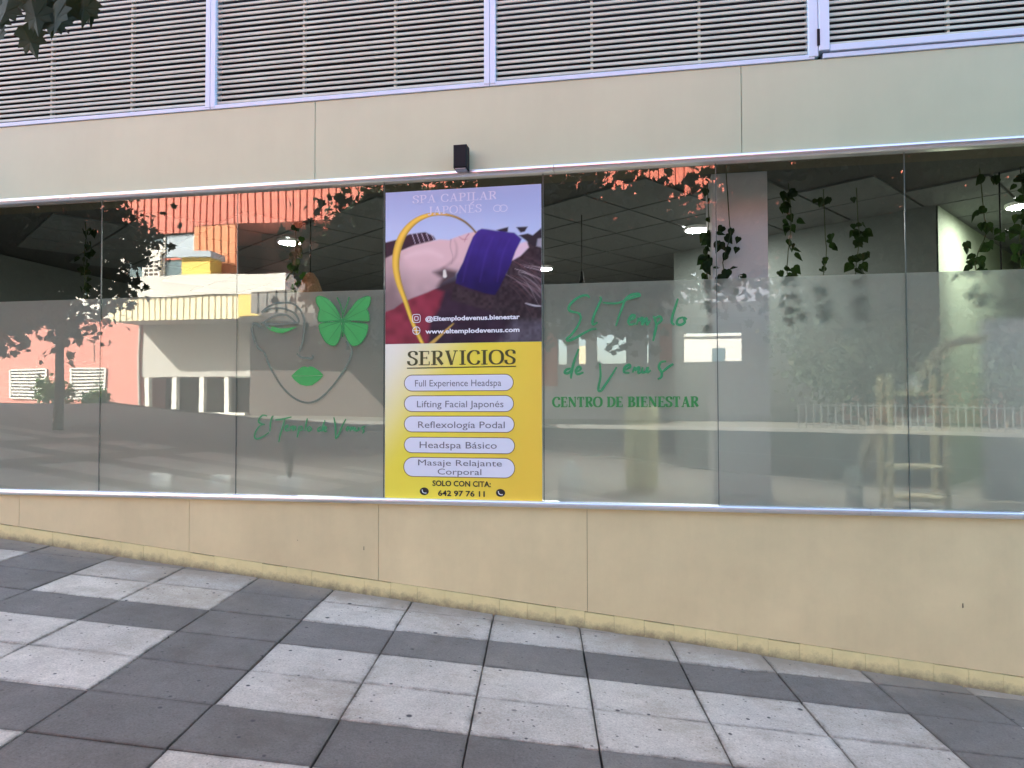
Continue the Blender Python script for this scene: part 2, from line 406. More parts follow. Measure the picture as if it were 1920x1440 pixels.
while x < 3.4:
    w = random.uniform(.196, .208); a, b = x+.0009, x+w-.0009; h = PL-.0035+random.uniform(-.004, .001); y0 = -.019-random.uniform(0, .002)
    za, zb = SLOPE*a, SLOPE*b
    MB().add([(a,y0,za-.05),(b,y0,zb-.05),(b,y0,zb+h),(a,y0,za+h),(a,.06,za-.05),(b,.06,zb-.05),(b,.06,zb+h),(a,.06,za+h)],
             [(0,1,2,3),(4,0,3,7),(1,5,6,2),(3,2,6,7)]).build('plinth_tile', 'plinth_paint', shop); x += w
for a, b in ((XL, -6.2), (3.4, XR)):
    MB().add([(a,-.02,SLOPE*a-.05),(b,-.02,SLOPE*b-.05),(b,-.02,SLOPE*b+PL-.004),(a,-.02,SLOPE*a+PL-.004)], [(0,1,2,3)]).build('plinth_strip', 'plinth_paint', shop)
for px, py, w, h in ((684, 1027, .006, .03), (1803, 1134, .008, .032), (560, 1012, .004, .008)):
    cx, cz = wall_xz(px, py)
    MB().poly([(cx-w/2, -.0175, cz-h/2), (cx+w/2, -.0175, cz-h*.4), (cx+w*.3, -.0175, cz+h/2), (cx-w*.4, -.0175, cz+h*.4)]).build('chip', 'joint_dark', shop)
# glass panes with film
mat('pane_edge', (.10, .13, .115), .3, var=0)
PANES = []
for i in range(-4, 10):
    a, b = JX0+JW*i, JX0+JW*(i+1)
    a2, b2 = max(a, XL), min(b, XR)
    if b2-a2 < .2: continue
    pn = MB().add([(a2+.003, 0, Z_SILL-.006), (b2-.003, 0, Z_SILL-.006), (b2-.003, 0, Z_TOP+.004), (a2+.003, 0, Z_TOP+.004)], [(0, 1, 2, 3)]).build('window_pane', MAT_GLASS, shop)
    MB().add([(a2+.004, .010, Z_SILL-.004), (b2-.004, .010, Z_SILL-.004), (b2-.004, .010, Z_FILM), (a2+.004, .010, Z_FILM)], [(0, 1, 2, 3)]).build('frosted_film', MAT_FILM, pn)
    box('pane_joint', (b2-.0027, -.0005, Z_SILL-.004), (b2+.0027, .008, Z_TOP+.003), 'pane_edge', shop)
# louvred floor: posts, bottom frames, slats
ZS0, ZS1 = Z_FR+.012, 5.74
POSTS = [(-5.63, -5.55), (-3.272, -3.188), (-1.052, -.968), (1.160, 1.292), (3.50, 3.58)]
for n_, (a, b) in enumerate(POSTS):
    if n_ == 3:
        MB().box((a, -.046, ZS0+.016), (a+.062, .05, ZS1), .004).build('frame_post', 'white_frame', shop)
        MB().box((a+.065, -.052, ZS0+.05), (b, .05, ZS1), .004).build('sash_post', 'white_frame', shop)
        box('latch_slot', (a+.054, -.0535, 3.965), (a+.071, -.047, 4.075), 'black_plastic', shop)
    else:
        m_ = (a+b)/2
        MB().box((a, -.044, ZS0+.016), (m_-.0012, .05, ZS1), .003).build('frame_post', 'white_frame', shop)
        MB().box((m_+.0012, -.044, ZS0+.016), (b, .05, ZS1), .003).build('frame_post', 'white_frame', shop)
edges = [XL]+[e for p in POSTS for e in p]+[XR]
for a, b in zip(edges[::2], edges[1::2]):
    box('bottom_frame', (a-.04, -.040, Z_FR+.0135), (b+.04, .04, Z_FR+.046), 'white_frame', shop, bev=.003)
box('sash_rail', (1.294, -.05, Z_FR+.054), (3.498, .05, Z_FR+.098), 'white_frame', shop, bev=.003)
PITCH = .0402
bays = list(zip([-5.55, -3.188, -.968, 1.292], [-3.272, -1.052, 1.160, 3.50]))
for bi, (a, b) in enumerate(bays):
    # thin folded blade: rounded nose in front, sloping down to the street
    prof = [(-.012, -.0125), (-.017, -.009), (-.017, .005), (-.012, .0105), (.016, .0125), (.016, .0095), (-.006, .004), (-.008, -.009)]
    z = ZS0+.060+(.045 if bi == 3 else 0); first = None; kk = 0
    while z < (5.12 if bi < 2 else 4.75):
        if first is None:
            n = len(prof); v = [(a+.002, y, q) for y, q in prof]+[(b-.002, y, q) for y, q in prof]
            me = bpy.data.meshes.new('louvre_slat')
            me.from_pydata(v, [], [((j+1) % n, j, n+j, n+(j+1) % n) for j in range(n)]); me.materials.append(MATS['slat_paint']); me.update(); first = me
        o = bpy.data.objects.new('louvre_slat', first); o.location = (0, 0, z+random.uniform(-.0008, .0008)); o.rotation_euler = (random.uniform(-.05, .05), random.uniform(-.0006, .0006), 0); link(o, shop)
        z += PITCH
    for xr in {0: (-4.69, -3.95), 1: (-2.47, -1.74), 2: (-.28, .46), 3: (2.03, 2.77)}[bi]:
        box('louvre_support', (xr-.008, -.004, Z_FR+.05), (xr+.008, .03, ZS1), 'slat_paint', shop)
MB().box((XL, -.01, 3.9), (-5.64, .1, ZS1)).box((3.6, -.01, 3.9), (XR, .1, ZS1)).build('blank_louvre', 'slat_paint', shop)

# ------------------------------------------------------------------ wall lamp on the fascia
lx, lz = -1.205, 3.262
lamp = empty('wall_lamp', (lx, -.03, lz), 'small black box wall lamp on the cream fascia above the poster', 'wall lamp')
box('housing', (lx-.048, -.15, lz+.004), (lx+.048, -.052, lz+.168), 'black_plastic', lamp, bev=.006)
box('mounting_plate', (lx-.035, -.053, lz+.03), (lx+.035, -.0305, lz+.14), 'black_plastic', lamp)
box('lens', (lx-.038, -.14, lz-.004), (lx+.038, -.064, lz+.0035), 'lens', lamp)

# ------------------------------------------------------------------ room behind the glass
FL = .862; CEIL = 3.275
mat('room_wall', (.14, .16, .15), .8, var=.05); mat('room_wall_green', (.24, .29, .20), .8, var=.05)
mat('room_floor', (.30, .28, .25), .4, var=.15); mat('ceiling_tile', (.125, .135, .135), .9, var=.06, vscale=25)
mat('ceiling_grid', (.05, .05, .05), .8, var=0); mat('column_paint', (.66, .66, .69), .6, var=.03)
box('shop_floor', (XL, .06, FL-.1), (XR, 11.5, FL), 'room_floor', kind='structure')
cg = box('shop_ceiling', (XL, .30, CEIL+.016), (XR, 11.5, CEIL+.10), 'ceiling_grid', kind='structure')
box('ceiling_edge', (XL, .03, CEIL-.012), (XR, .30, CEIL+.1), 'ceiling_tile', kind='structure')
A36 = math.radians(36); ca, sa = math.cos(A36), math.sin(A36)
tile_me = None
gu0, gv0 = .17, .05
for i in range(-14, 16):
    for j in range(-10, 16):
        u, v = gu0+.6*i, gv0+.6*j
        x_, y_ = u*ca+v*sa, -u*sa+v*ca
        if not (-6.3 < x_ < 4.6 and .75 < y_ < 5.2): continue
        if tile_me is None:
            g = .288; mb = MB().box((-g, -g, 0), (g, g, .014)); tile_me = bpy.data.meshes.new('ceiling_tile')
            tile_me.from_pydata(mb.v, [], mb.f); tile_me.materials.append(MATS['ceiling_tile'])
        o = bpy.data.objects.new('ceiling_tile', tile_me); o.location = (x_, y_, CEIL); o.rotation_euler = (0, 0, -A36); link(o, cg)
box('back_wall', (XL, 6.0, FL), (XR, 6.2, CEIL+.1), 'room_wall', kind='structure')
# angled partition block whose corner points at the window
def rot_block(name, cx, cy, lu, lv, m, **k):
    # corner at (cx,cy); one face runs to the left-back, one to the right-back
    d1 = Vector((-ca, sa, 0)); d2 = Vector((sa, ca, 0)); c0 = Vector((cx, cy, 0))
    q = [c0, c0+d2*lv, c0+d1*lu+d2*lv, c0+d1*lu]
    v = [(p.x, p.y, FL) for p in q]+[(p.x, p.y, CEIL+.012) for p in q]
    return MB().add(v, [(0,1,5,4),(1,2,6,5),(2,3,7,6),(3,0,4,7)]).build(name, m, **k)
px_, pz_ = wall_xz(1755, 405, 1.55)
rot_block('partition_wall', px_, 1.55, 2.6, 3.0, 'room_wall', kind='structure')
d2 = Vector((sa, ca, 0))
MB().add([(px_+.012, 1.545, FL), (px_+.012+d2.x*3, 1.545+d2.y*3, FL), (px_+.012+d2.x*3, 1.545+d2.y*3, CEIL), (px_+.012, 1.545, CEIL)], [(0,1,2,3)]).build('partition_lining', 'room_wall_green', kind='structure')
box('side_partition', (4.4, .4, FL), (4.6, 6, CEIL), 'room_wall_green', kind='structure')
box('left_partition', (-7.2, .4, FL), (-7.0, 6, CEIL), 'room_wall', kind='structure')
col = empty('column', (.77, .6, FL), 'pale grey square column standing right behind the glass', 'column')
box('shaft', (.572, .36, FL+.08), (.962, .78, CEIL), 'column_paint', col); box('base', (.56, .348, FL), (.974, .792, FL+.08), 'column_paint', col)
# round ceiling lamps, lit
mat('lamp_ring', (.8, .8, .8), .3, var=0)
LAMP = emit_mat('lamp_disc', (1, .98, .93), 62)
for nm, (x_, y_) in (('beside the ivy near the woven shade', (wall_xz(543, 428, 1.72)[0], 1.72)), ('to the left of the grey column', (wall_xz(1307, 438, 1.95)[0], 1.95)), ('over the pale green wall', (wall_xz(1917, 420, 1.62)[0], 1.62)), ('deep in the room behind the poster', (-1.1, 3.6))):
    t = empty('ceiling_lamp', (x_, y_, CEIL-.02), 'round white lit ceiling lamp '+nm, 'ceiling lamp', 'round lamps on the shop ceiling')
    MB().lathe([(.125, .02), (.125, -.004), (.108, -.010)], (x_, y_, CEIL-.02), 24).build('ring', 'lamp_ring', t)
    MB().lathe([(.108, -.010), (.06, -.016), (.0005, -.018)], (x_, y_, CEIL-.02), 24).build('diffuser', LAMP, t)

# ------------------------------------------------------------------ leaves
def leaf_outline(kind):
    if kind == 'maple':
        p = [(0, 0), (.16, -.04), (.42, .02), (.30, .18), (.52, .34), (.34, .42), (.38, .62), (.17, .60), (0, 1.0)]
    else:   # ivy / heart
        p = [(0, .06), (.18, -.02), (.40, .14), (.42, .34), (.30, .55), (.14, .78), (0, 1.0)]
    return p+[(-x, y) for x, y in p[-2:0:-1]]
def leaf_mesh(name, kind, size, m):
    o = leaf_outline(kind); n = len(o)
    v = [(x*size, y*size, (abs(x)*.25-(y-.5)**2*.25)*size) for x, y in o]+[(0, .45*size, -.02*size)]
    me = bpy.data.meshes.new(name); me.from_pydata(v, [], [(i, (i+1) % n, n) for i in range(n)]); me.materials.append(m); return me
def leaf_material(name, col, trans=.35):
    m = bpy.data.materials.new(name); m.use_nodes = True; n = m.node_tree.nodes; l = m.node_tree.links; p = n['Principled BSDF']
    p.inputs['Roughness'].default_value = .6; p.inputs['Specular IOR Level'].default_value = .2
    tc = n.new('ShaderNodeTexCoord'); nz = n.new('ShaderNodeTexNoise'); nz.inputs['Scale'].default_value = 1.6; nz.inputs['Detail'].default_value = 5; l.new(tc.outputs['Object'], nz.inputs['Vector'])
    mr = n.new('ShaderNodeMapRange'); mr.inputs['From Min'].default_value = .3; mr.inputs['From Max'].default_value = .7; mr.inputs['To Min'].default_value = .6; mr.inputs['To Max'].default_value = 1.4; l.new(nz.outputs['Fac'], mr.inputs['Value'])
    vm = n.new('ShaderNodeVectorMath'); vm.operation = 'SCALE'; vm.inputs[0].default_value = col; l.new(mr.outputs[0], vm.inputs['Scale']); l.new(vm.outputs[0], p.inputs['Base Color'])
    t = n.new('ShaderNodeBsdfTranslucent'); v2 = n.new('ShaderNodeVectorMath'); v2.operation = 'MULTIPLY'; v2.inputs[1].default_value = (1.3, 1.5, .6); l.new(vm.outputs[0], v2.inputs[0]); l.new(v2.outputs[0], t.inputs[0])
    mx = n.new('ShaderNodeMixShader'); mx.inputs[0].default_value = trans; l.new(p.outputs[0], mx.inputs[1]); l.new(t.outputs[0], mx.inputs[2]); l.new(mx.outputs[0], n['Material Output'].inputs[0])
    MATS[name] = m; return m
leaf_material('tree_leaf', (.05, .064, .034), .15); leaf_material('far_leaf', (.024, .036, .018), .2); leaf_material('ivy_leaf', (.014, .030, .010)); leaf_material('shrub_leaf', (.06, .10, .04))
mat('bark', (.12, .095, .07), .9, var=.35, vscale=9, bump=.5, bscale=25)
def crown_mesh(pts, size, m, name, parent, kind='maple', jit=.35):
    """every leaf a lobed polygon of its own, turned at random"""
    o = np.array([(x, y, 0) for x, y in leaf_outline(kind)]); o[:, 1] -= .4; n = len(o); N = len(pts)
    o[:, 2] = np.abs(o[:, 0])*.25
    A = RNG.normal(size=(N, 3)); A /= np.linalg.norm(A, axis=1)[:, None]
    B = RNG.normal(size=(N, 3)); B -= A*np.sum(A*B, 1)[:, None]; B /= np.linalg.norm(B, axis=1)[:, None]; D = np.cross(A, B)
    s = size*(1+RNG.uniform(-jit, jit, N))
    V = np.asarray(pts)[:, None, :] + s[:, None, None]*(o[None, :, 0:1]*A[:, None]+o[None, :, 1:2]*B[:, None]+o[None, :, 2:3]*D[:, None])
    V = V.reshape(-1, 3) - np.array(parent.location)
    me = bpy.data.meshes.new(name); me.vertices.add(N*n); me.vertices.foreach_set('co', V.ravel())
    me.loops.add(N*n); me.loops.foreach_set('vertex_index', np.arange(N*n)); me.polygons.add(N)
    me.polygons.foreach_set('loop_start', np.arange(N)*n); me.materials.append(MATS[m]); me.update(calc_edges=True); me.validate()
    ob = bpy.data.objects.new(name, me); return link(ob, parent)
def clumps(c, r, n_cl, per, cl_r, keep=None):
    out = []
    for _ in range(n_cl):
        while True:
            d = RNG.uniform(-1, 1, 3)
            if .25 < np.linalg.norm(d) < 1: break
        cc = np.array(c)+d*np.array(r); q = cc+RNG.normal(size=(per, 3))*cl_r*RNG.uniform(.6, 1.3); out.append(q)
    q = np.concatenate(out)
    if keep is not None: q = q[[keep(p) for p in q]]
    return q
def tree(name, base, h_trunk, r_trunk, crown_c, crown_r, n_cl, per, cl_r, leaf, m, label, group, keep=None, limbs=7, lkind='maple'):
    t = empty(name, base, label, 'tree', group)
    b = Vector(base); mb = MB(); top = b+Vector((.05, .02, h_trunk))
    mb.tube([b-Vector((0, 0, .1)), b+Vector((.03, 0, h_trunk*.4)), top], [r_trunk*1.25, r_trunk, r_trunk*.85], 10)
    cc = Vector(crown_c)
    for k in range(limbs):
        a = 2*math.pi*k/limbs+random.uniform(-.3, .3)
        e = cc+Vector((math.cos(a)*crown_r[0]*.62, math.sin(a)*crown_r[1]*.62, random.uniform(-.2, .5)*crown_r[2]))
        mid = top.lerp(e, .5)+Vector((0, 0, .25)); mb.tube([top-Vector((0, 0, .15)), mid, e], [r_trunk*.6, r_trunk*.32, r_trunk*.08], 6, False)
    mb.tube([top, cc+Vector((.1, .1, crown_r[2]*.6))], [r_trunk*.8, r_trunk*.12], 7, False)
    mb.build('trunk', 'bark', t)
    crown_mesh(clumps(crown_c, crown_r, n_cl, per, cl_r, keep), leaf, m, 'crown', t, lkind); return t
def off_view(p):      # the crown stays clear of the space between the lens and the wall
    if p[1] < -DIST-.9: return True
    a, b, d = project(p); return not (d > 0 and -60 < a < 1980 and -60 < b < 1500) and (p-np.array(_C)) @ (p-np.array(_C)) > 1.2
GT = 'street trees on the plaza in front of the shop'
t2 = tree('street_tree', (-2.9, -6.8, gz(-2.9, -6.8)), 2.7, .12, (-2.05, -7.0, 4.05), (3.9, 2.2, 1.15), 330, 44, .34, .17, 'tree_leaf', 'leafy street tree whose branch hangs in front of the louvred upper floor', GT, off_view, 9)
tree('street_tree', (-11.0, -6.8, gz(-11, -6.8)), 2.1, .075, (-11.8, -6.8, 4.55), (2.45, 1.8, 1.65), 215, 42, .27, .15, 'tree_leaf', 'slim young street tree mirrored in the far left end of the shop glass', GT)
tree('street_tree', (8.6, -7.2, gz(8.6, -7.2)), 2.0, .14, (6.3, -7.6, 5.1), (5.1, 2.3, 2.4), 560, 44, .36, .17, 'tree_leaf', 'street tree mirrored faintly in the glass to the right of the column', GT)  # crown enlarged to block skylight from the right end of the fascia
# the low branch with separate leaves
br = MB()
bp0 = Vector((-3.0, -4.6, 4.55)); ends = []
tips = [wall_xz(40, 20, -2.2), wall_xz(95, 40, -2.3), wall_xz(150, 12, -2.15), wall_xz(20, -25, -2.3)]
for k, (tx, tz) in enumerate(tips):
    e = Vector((tx, -2.2, tz)); mid = Vector((-2.95, -3.0, 3.85+.05*k)); br.tube([bp0, mid, e], [.02, .012, .004], 6, False); ends += [mid.lerp(e, q) for q in (.55, .75, .9, 1)]
br.tube([Vector((-2.87, -6.7, 3.35)), Vector((-2.9, -5.6, 4.2)), bp0], [.06, .04, .02], 7, False)
brn = br.build('branch', 'bark', t2)
lm = leaf_mesh('leaf', 'maple', .165, MATS['tree_leaf'])
spots = [(8,30,.9),(20,8,.85),(40,6,1),(62,14,1),(88,10,1),(108,20,1.05),(100,34,.95),(118,2,.95),(138,6,.8),(152,10,.8),(165,16,.7),(4,58,.6),(45,62,1.02),(52,30,.6),(75,2,.9),(130,-8,1),(160,-6,1),(20,-12,1),(58,-14,1),(95,-12,1),(0,8,1)]
for px, py, s in spots:
    y_ = -2.2+random.uniform(-.12, .12); x_, z_ = wall_xz(px, py-12*s, y_)
    o = bpy.data.objects.new('leaf', lm); a = random.uniform(-.5, .5)
    rot = Matrix.Rotation(a, 4, 'Y') @ Matrix.Rotation(random.uniform(-.5, .5), 4, 'Z') @ Matrix.Rotation(math.radians(-90)+random.uniform(-.45, .45), 4, 'X')
    o.matrix_local = Matrix.Translation(Vector((x_, y_, z_))-t2.location) @ rot @ Matrix.Diagonal((s, s, s, 1)); link(o, brn)

# ------------------------------------------------------------------ hanging ivy and things in the room
ivy_me = [leaf_mesh('leaf', 'ivy', s, MATS['ivy_leaf']) for s in (.055, .072, .09)]
mat('vine', (.05, .07, .025), .8)
def ivy(px, py0, py1, y, n, spread, label):
    x0, z0 = wall_xz(px, py0, y); _, z1 = wall_xz(px, py1, y); z0 = min(CEIL-.002, z0)
    t = empty('hanging_ivy', (x0, y, z0), label, 'ivy', 'ivy strands hanging from the shop ceiling')
    pts = [(x0+math.sin(k*.9)*spread*.25, y+math.cos(k*1.3)*.02, z0+(z1-z0)*k/8) for k in range(9)]
    pts[0] = (x0, y, CEIL+.005)
    MB().tube(pts, .004, 5).build('vine', 'vine', t)
    for k in range(int(n*1.7)):
        f = random.random(); p = Vector(pts[min(8, int(f*8.99))])+Vector((random.uniform(-1, 1)*spread, random.uniform(-.05, .05), random.uniform(-.06, .06)))
        if p.z > CEIL-.05: p.z = CEIL-.06
        o = bpy.data.objects.new('leaf', random.choice(ivy_me))
        rot = Matrix.Rotation(random.uniform(-1, 1), 4, 'Y') @ Matrix.Rotation(random.uniform(-.9, .9), 4, 'Z') @ Matrix.Rotation(math.radians(-90)+random.uniform(-.6, .6), 4, 'X')
        o.matrix_local = Matrix.Translation(p-t.location) @ rot; link(o, t)
ivy(553, 432, 600, .9, 30, .05, 'dense green ivy strand beside the woven pendant shade')
ivy(1362, 402, 545, .30, 14, .11, 'loose ivy strand hanging across the front of the grey column')
ivy(1326, 350, 600, .50, 22, .03, 'narrow dark ivy strand against the left edge of the grey column')
ivy(1478, 335, 600, .7, 26, .06, 'full ivy strand next to the right edge of the grey column')
ivy(1545, 425, 600, .9, 14, .05, 'sparse ivy strand, second to the right of the grey column')
ivy(1606, 385, 600, .9, 26, .05, 'thick dark ivy strand before the dark partition wall')
ivy(1838, 385, 560, .6, 24, .14, 'wide ivy cluster with separate leaves before the pale green wall')
ivy(1913, 300, 560, .6, 18, .05, 'ivy strand at the far right end past the wide cluster')
ivy(160, 385, 620, .7, 24, .06, 'ivy strand at the far left window joint')
mat('rattan', (.36, .24, .13), .8, var=.4, vscale=60, bump=.8, bscale=120)
px_, pz_ = wall_xz(582, 512, .95)
pend = empty('pendant_lamp', (px_, .95, pz_-.42), 'woven cone pendant shade hanging beside the dense ivy strand', 'pendant lamp')
MB().lathe([(.03, .42), (.07, .36), (.12, .22), (.17, .0), (.165, .0), (.115, .22), (.065, .36)], (px_, .95, pz_-.42), 24).build('shade', 'rattan', pend)
MB().tube([(px_, .95, pz_-.01), (px_, .95, CEIL+.003)], .006, 6).build('cord', 'black_plastic', pend)
px_, pz_ = wall_xz(1091, 505, 1.3)
p2 = empty('pendant_lamp', (px_, 1.3, pz_-.22), 'slim black pendant lamp right of the poster', 'pendant lamp')
MB().lathe([(.012, .2), (.02, .12), (.05, .03), (.055, 0)], (px_, 1.3, pz_-.22), 16).build('shade', 'black_plastic', p2); MB().tube([(px_, 1.3, pz_-.03), (px_, 1.3, CEIL+.003)], .004, 6).build('cord', 'black_plastic', p2)
mat('white_ceramic', (.86, .86, .86), .3, var=.03); mat('soil', (.05, .04, .03), .9)
def pot(px, w, h, taper, label, plant=0):
    x_, _ = wall_xz(px, 925, .13); t = empty('plant_pot', (x_, .14, FL), label, 'plant pot', 'white pots on the floor behind the film')
    MB().lathe([(.001, 0), (w/2*taper, 0), (w/2, h), (w/2-.012, h), (w/2-.018, h-.03), (.001, h-.03)], (x_, .14, FL), 24).build('pot', 'white_ceramic', t)
    for k in range(plant):
        a = 2.4*k; r = random.uniform(.03, .10); MB().tube([(x_, .14, FL+h-.04), (x_+r*.4*math.cos(a), .14+r*.3*math.sin(a), FL+h+.12), (x_+r*math.cos(a), .14+r*.5*math.sin(a), FL+h+.22+.12*random.random())], [.006, .006, .002], 4).build('stem', 'shrub_leaf', t)
pot(300, .15, .17, .95, 'empty white cylinder pot farther from the tapered pot'); pot(413, .145, .165, .95, 'empty white cylinder pot nearer to the tapered pot')
pot(543, .20, .165, .72, 'white tapered pot with a thin plant under the face drawing', 7); pot(709, .09, .09, .9, 'tiny white pot beside the poster edge')
x_, _ = wall_xz(1070, 940, .13)
vz = empty('egg_vase', (x_, .16, FL), 'pale pointed egg shaped lamp on the floor right of the poster', 'table lamp')
MB().lathe([(.001, 0), (.09, 0), (.092, .05), (.088, .055)], (x_, .16, FL), 28).build('base', 'white_ceramic', vz)
MB().lathe([(.088, .056), (.098, .10), (.092, .17), (.07, .24), (.04, .29), (.015, .315), (.001, .32)], (x_, .16, FL), 28).build('shade', 'white_ceramic', vz)
x_, _ = wall_xz(1122, 940, .15); cd = empty('incense_cone', (x_, .15, FL), 'tiny pale upright ornament beside the egg shaped lamp', 'ornament')
MB().lathe([(.001, 0), (.022, 0), (.018, .04), (.006, .10), (.001, .11)], (x_, .15, FL), 12).build('body', 'white_ceramic', cd)
# ladder shelf
mat('shelf_wood', (.74, .66, .46), .6, var=.15, vscale=6)
sx0, sx1 = wall_xz(1662, 900, .28)[0], wall_xz(1776, 900, .28)[0]
sh = empty('ladder_shelf', ((sx0+sx1)/2, .35, FL), 'pale wooden ladder shelf standing close behind the frosted glass', 'shelf')
for xx_ in (sx0, sx1-.03):
    for yy in (.24, .44): box('upright', (xx_, yy, FL), (xx_+.03, yy+.03, FL+.93), 'shelf_wood', sh)
for zz in (.06, .27, .52, .78): box('shelf_board', (sx0+.031, .235, FL+zz), (sx1-.031, .475, FL+zz+.025), 'shelf_wood', sh)
mat('paper_box', (.75, .75, .72), .7)
bxo = empty('storage_box', ((sx0+sx1)/2, .34, FL+.545), 'white box on the middle board of the ladder shelf', 'box')
box('body', ((sx0+sx1)/2-.09, .26, FL+.545), ((sx0+sx1)/2+.10, .42, FL+.60), 'paper_box', bxo); box('lid', ((sx0+sx1)/2-.094, .256, FL+.601), ((sx0+sx1)/2+.104, .424, FL+.622), 'paper_box', bxo)
# pampas grass
mat('pampas', (.78, .70, .58), .9, var=.2, vscale=20); mat('clear_vase', (.5, .55, .55), .2, var=0)
x_, _ = wall_xz(1600, 930, .3)
vs_ = empty('pampas_vase', (x_, .3, FL), 'glass vase with a beige pampas plume left of the ladder shelf', 'vase')
MB().lathe([(.001, 0), (.055, 0), (.06, .1), (.05, .28), (.055, .29)], (x_, .3, FL), 20).build('vase', 'clear_vase', vs_)
def plume(p0, p1, p2, r, n, nm, parent):
    mb = MB()
    for _ in range(n):
        t = random.random(); a = Vector(p0).lerp(Vector(p1), t).lerp(Vector(p1).lerp(Vector(p2), t), t)
        d = (Vector(p2)-Vector(p0)).normalized()*.10+Vector((random.uniform(-1, 1), random.uniform(-1, 1), random.uniform(-1, 1)))*r*(1.1-abs(t-.45))
        b = a+d; w = Vector((random.uniform(-1, 1), random.uniform(-1, 1), random.uniform(-1, 1))).normalized()*.005
        mb.add([a-w, a+w, b], [(0, 1, 2)])
    mb.build(nm, 'pampas', parent)
MB().tube([(x_, .3, FL+.02), (x_+.03, .3, FL+.3), (x_+.12, .3, FL+.42)], .004, 5).build('stem', 'pampas', vs_)
plume((x_+.04, .3, FL+.25), (x_+.10, .3, FL+.42), (x_+.19, .3, FL+.62), .075, 900, 'plume', vs_)
xa, za = wall_xz(1712, 735, .35); xb, zb = wall_xz(1740, 655, .35); xc, zc = wall_xz(1830, 645, .35)
dv = empty('dried_grass', (xa, .35, FL+.805), 'arching pale dried grass plume on top of the ladder shelf', 'dried grass')
MB().lathe([(.001, 0), (.035, 0), (.04, .06), (.02, .10), (.024, .11)], (xa, .35, FL+.805), 16).build('vase', 'white_ceramic', dv)
plume((xa, .35, FL+.87), (xb, .35, zb+.05), (xc, .35, zc), .045, 900, 'plume', dv)
# tall paper floor lamp (soft yellow shape behind the film)
mat('paper_lamp', (.55, .52, .27), .8)
x_, _ = wall_xz(1203, 860, 1.0)
fl = empty('floor_lamp', (x_, 1.0, FL), 'yellow paper floor lamp seen soft through the frosted glass', 'floor lamp')
MB().lathe([(.001, 0), (.12, 0), (.12, .03), (.02, .05)], (x_, 1.0, FL), 20).build('base', 'shelf_wood', fl); MB().lathe([(.13, .04), (.135, .2), (.135, .60), (.13, .70), (.001, .71)], (x_, 1.0, FL), 20).build('shade', 'paper_lamp', fl)
x_, _ = wall_xz(1885, 880, .7)
cu = empty('linen_curtain', (x_, .7, FL), 'pale hanging linen panel soft behind the glass right of the ladder shelf', 'curtain')
MB().tube([(x_, .7, CEIL), (x_, .7, 2.2)], .006, 5).build('rod', 'black_plastic', cu); v = []
for k in range(17): q = k/16-.5; v += [(x_+q*.34, .7+.03*math.sin(k*1.6), FL+.02), (x_+q*.34, .7+.03*math.sin(k*1.6), 2.2)]
MB().add(v, [(2*k, 2*k+2, 2*k+3, 2*k+1) for k in range(16)], True).build('cloth', 'column_paint', cu)

# ------------------------------------------------------------------ across the street (mirrored in the glass)
mat('red_cladding', (.62, .17, .11), .55, var=.06, vscale=.8); mat('orange_cladding', (.66, .25, .10), .55, var=.06)
mat('pink_render', (.60, .24, .19), .85, var=.08); mat('white_render', (.74, .72, .66), .8, var=.06); mat('cream_slat', (.78, .70, .46), .6, var=.05)
mat('yellow_panel', (.75, .52, .10), .5, var=.04); mat('brown_cladding', (.16, .10, .08), .7); mat('soffit', (.20, .19, .17), .8); mat('grey_render', (.46, .44, .40), .8)
mat('opening_and_shade', (.10, .08, .07), .8); mat('window_glass', (.10, .16, .18), .08, var=.0, spec=.8); mat('pale_blue', (.42, .50, .56), .4); mat('lavender', (.62, .62, .68), .8); mat('porch_shade_grey', (.24, .24, .28), .8)
def rib_wall(x0, x1, z0, z1, yw, pitch=.46, depth=.06):
    n = max(2, int((x1-x0)/pitch)); v = []; f = []; xs_ = []
    for i in range(n):
        a = x0+(x1-x0)*i/n; w = (x1-x0)/n; xs_ += [(a, 0), (a+w*.72, 0), (a+w*.76, -depth), (a+w*.96, -depth)]
    xs_.append((x1, 0))
    for a, d in xs_: v += [(a, yw+d, z0), (a, yw+d, z1)]
    for i in range(len(xs_)-1): f.append((2*i+2, 2*i, 2*i+1, 2*i+3))
    return MB().add(v, f)
YW = -33.0
red = empty('red_building', (-20, YW, .6), 'red ribbed building with white canopy across the street, mirrored in the glass', 'building')
box('lower_wall', (-46, YW-.4, .3), (-29.75, YW, 7.0), 'pink_render', red)
rib_wall(-46, -31.05, 12.0, 21, YW+.02).build('cladding', 'red_cladding', red)
box('pale_wall', (-46, YW-.4, 7.0), (-31.06, YW+.01, 12.0), 'white_render', red)
for xx_ in (-44, -41, -38, -35): box('side_window', (xx_, YW+.011, 8.4), (xx_+1.3, YW+.06, 10.6), 'window_glass', red)
rib_wall(-31.05, -26.3, 12.0, 21, YW+.02).build('cladding', 'red_cladding', red)
rib_wall(-26.3, -23.4, 8.2, 12.3, YW+.03).build('cladding', 'orange_cladding', red)
rib_wall(-26.3, 26, 12.35, 21, YW+.02).build('cladding', 'red_cladding', red)
box('roof', (-46, YW-12, 20.8), (26, YW-.05, 21.2), 'soffit', red)
box('upper_core', (-46, YW-12, 12.4), (26, YW-.06, 20.8), 'red_cladding', red)
box('left_core', (-46, YW-12, .3), (-31.1, YW-.41, 12.4), 'pink_render', red)
box('recess_wall', (-31.1, YW-6, 6.4), (12, YW-5.6, 12.4), 'brown_cladding', red)
rib_wall(-23.4, -18, 7, 12.38, YW-2.6, .35).build('brown_screen', 'brown_cladding', red)
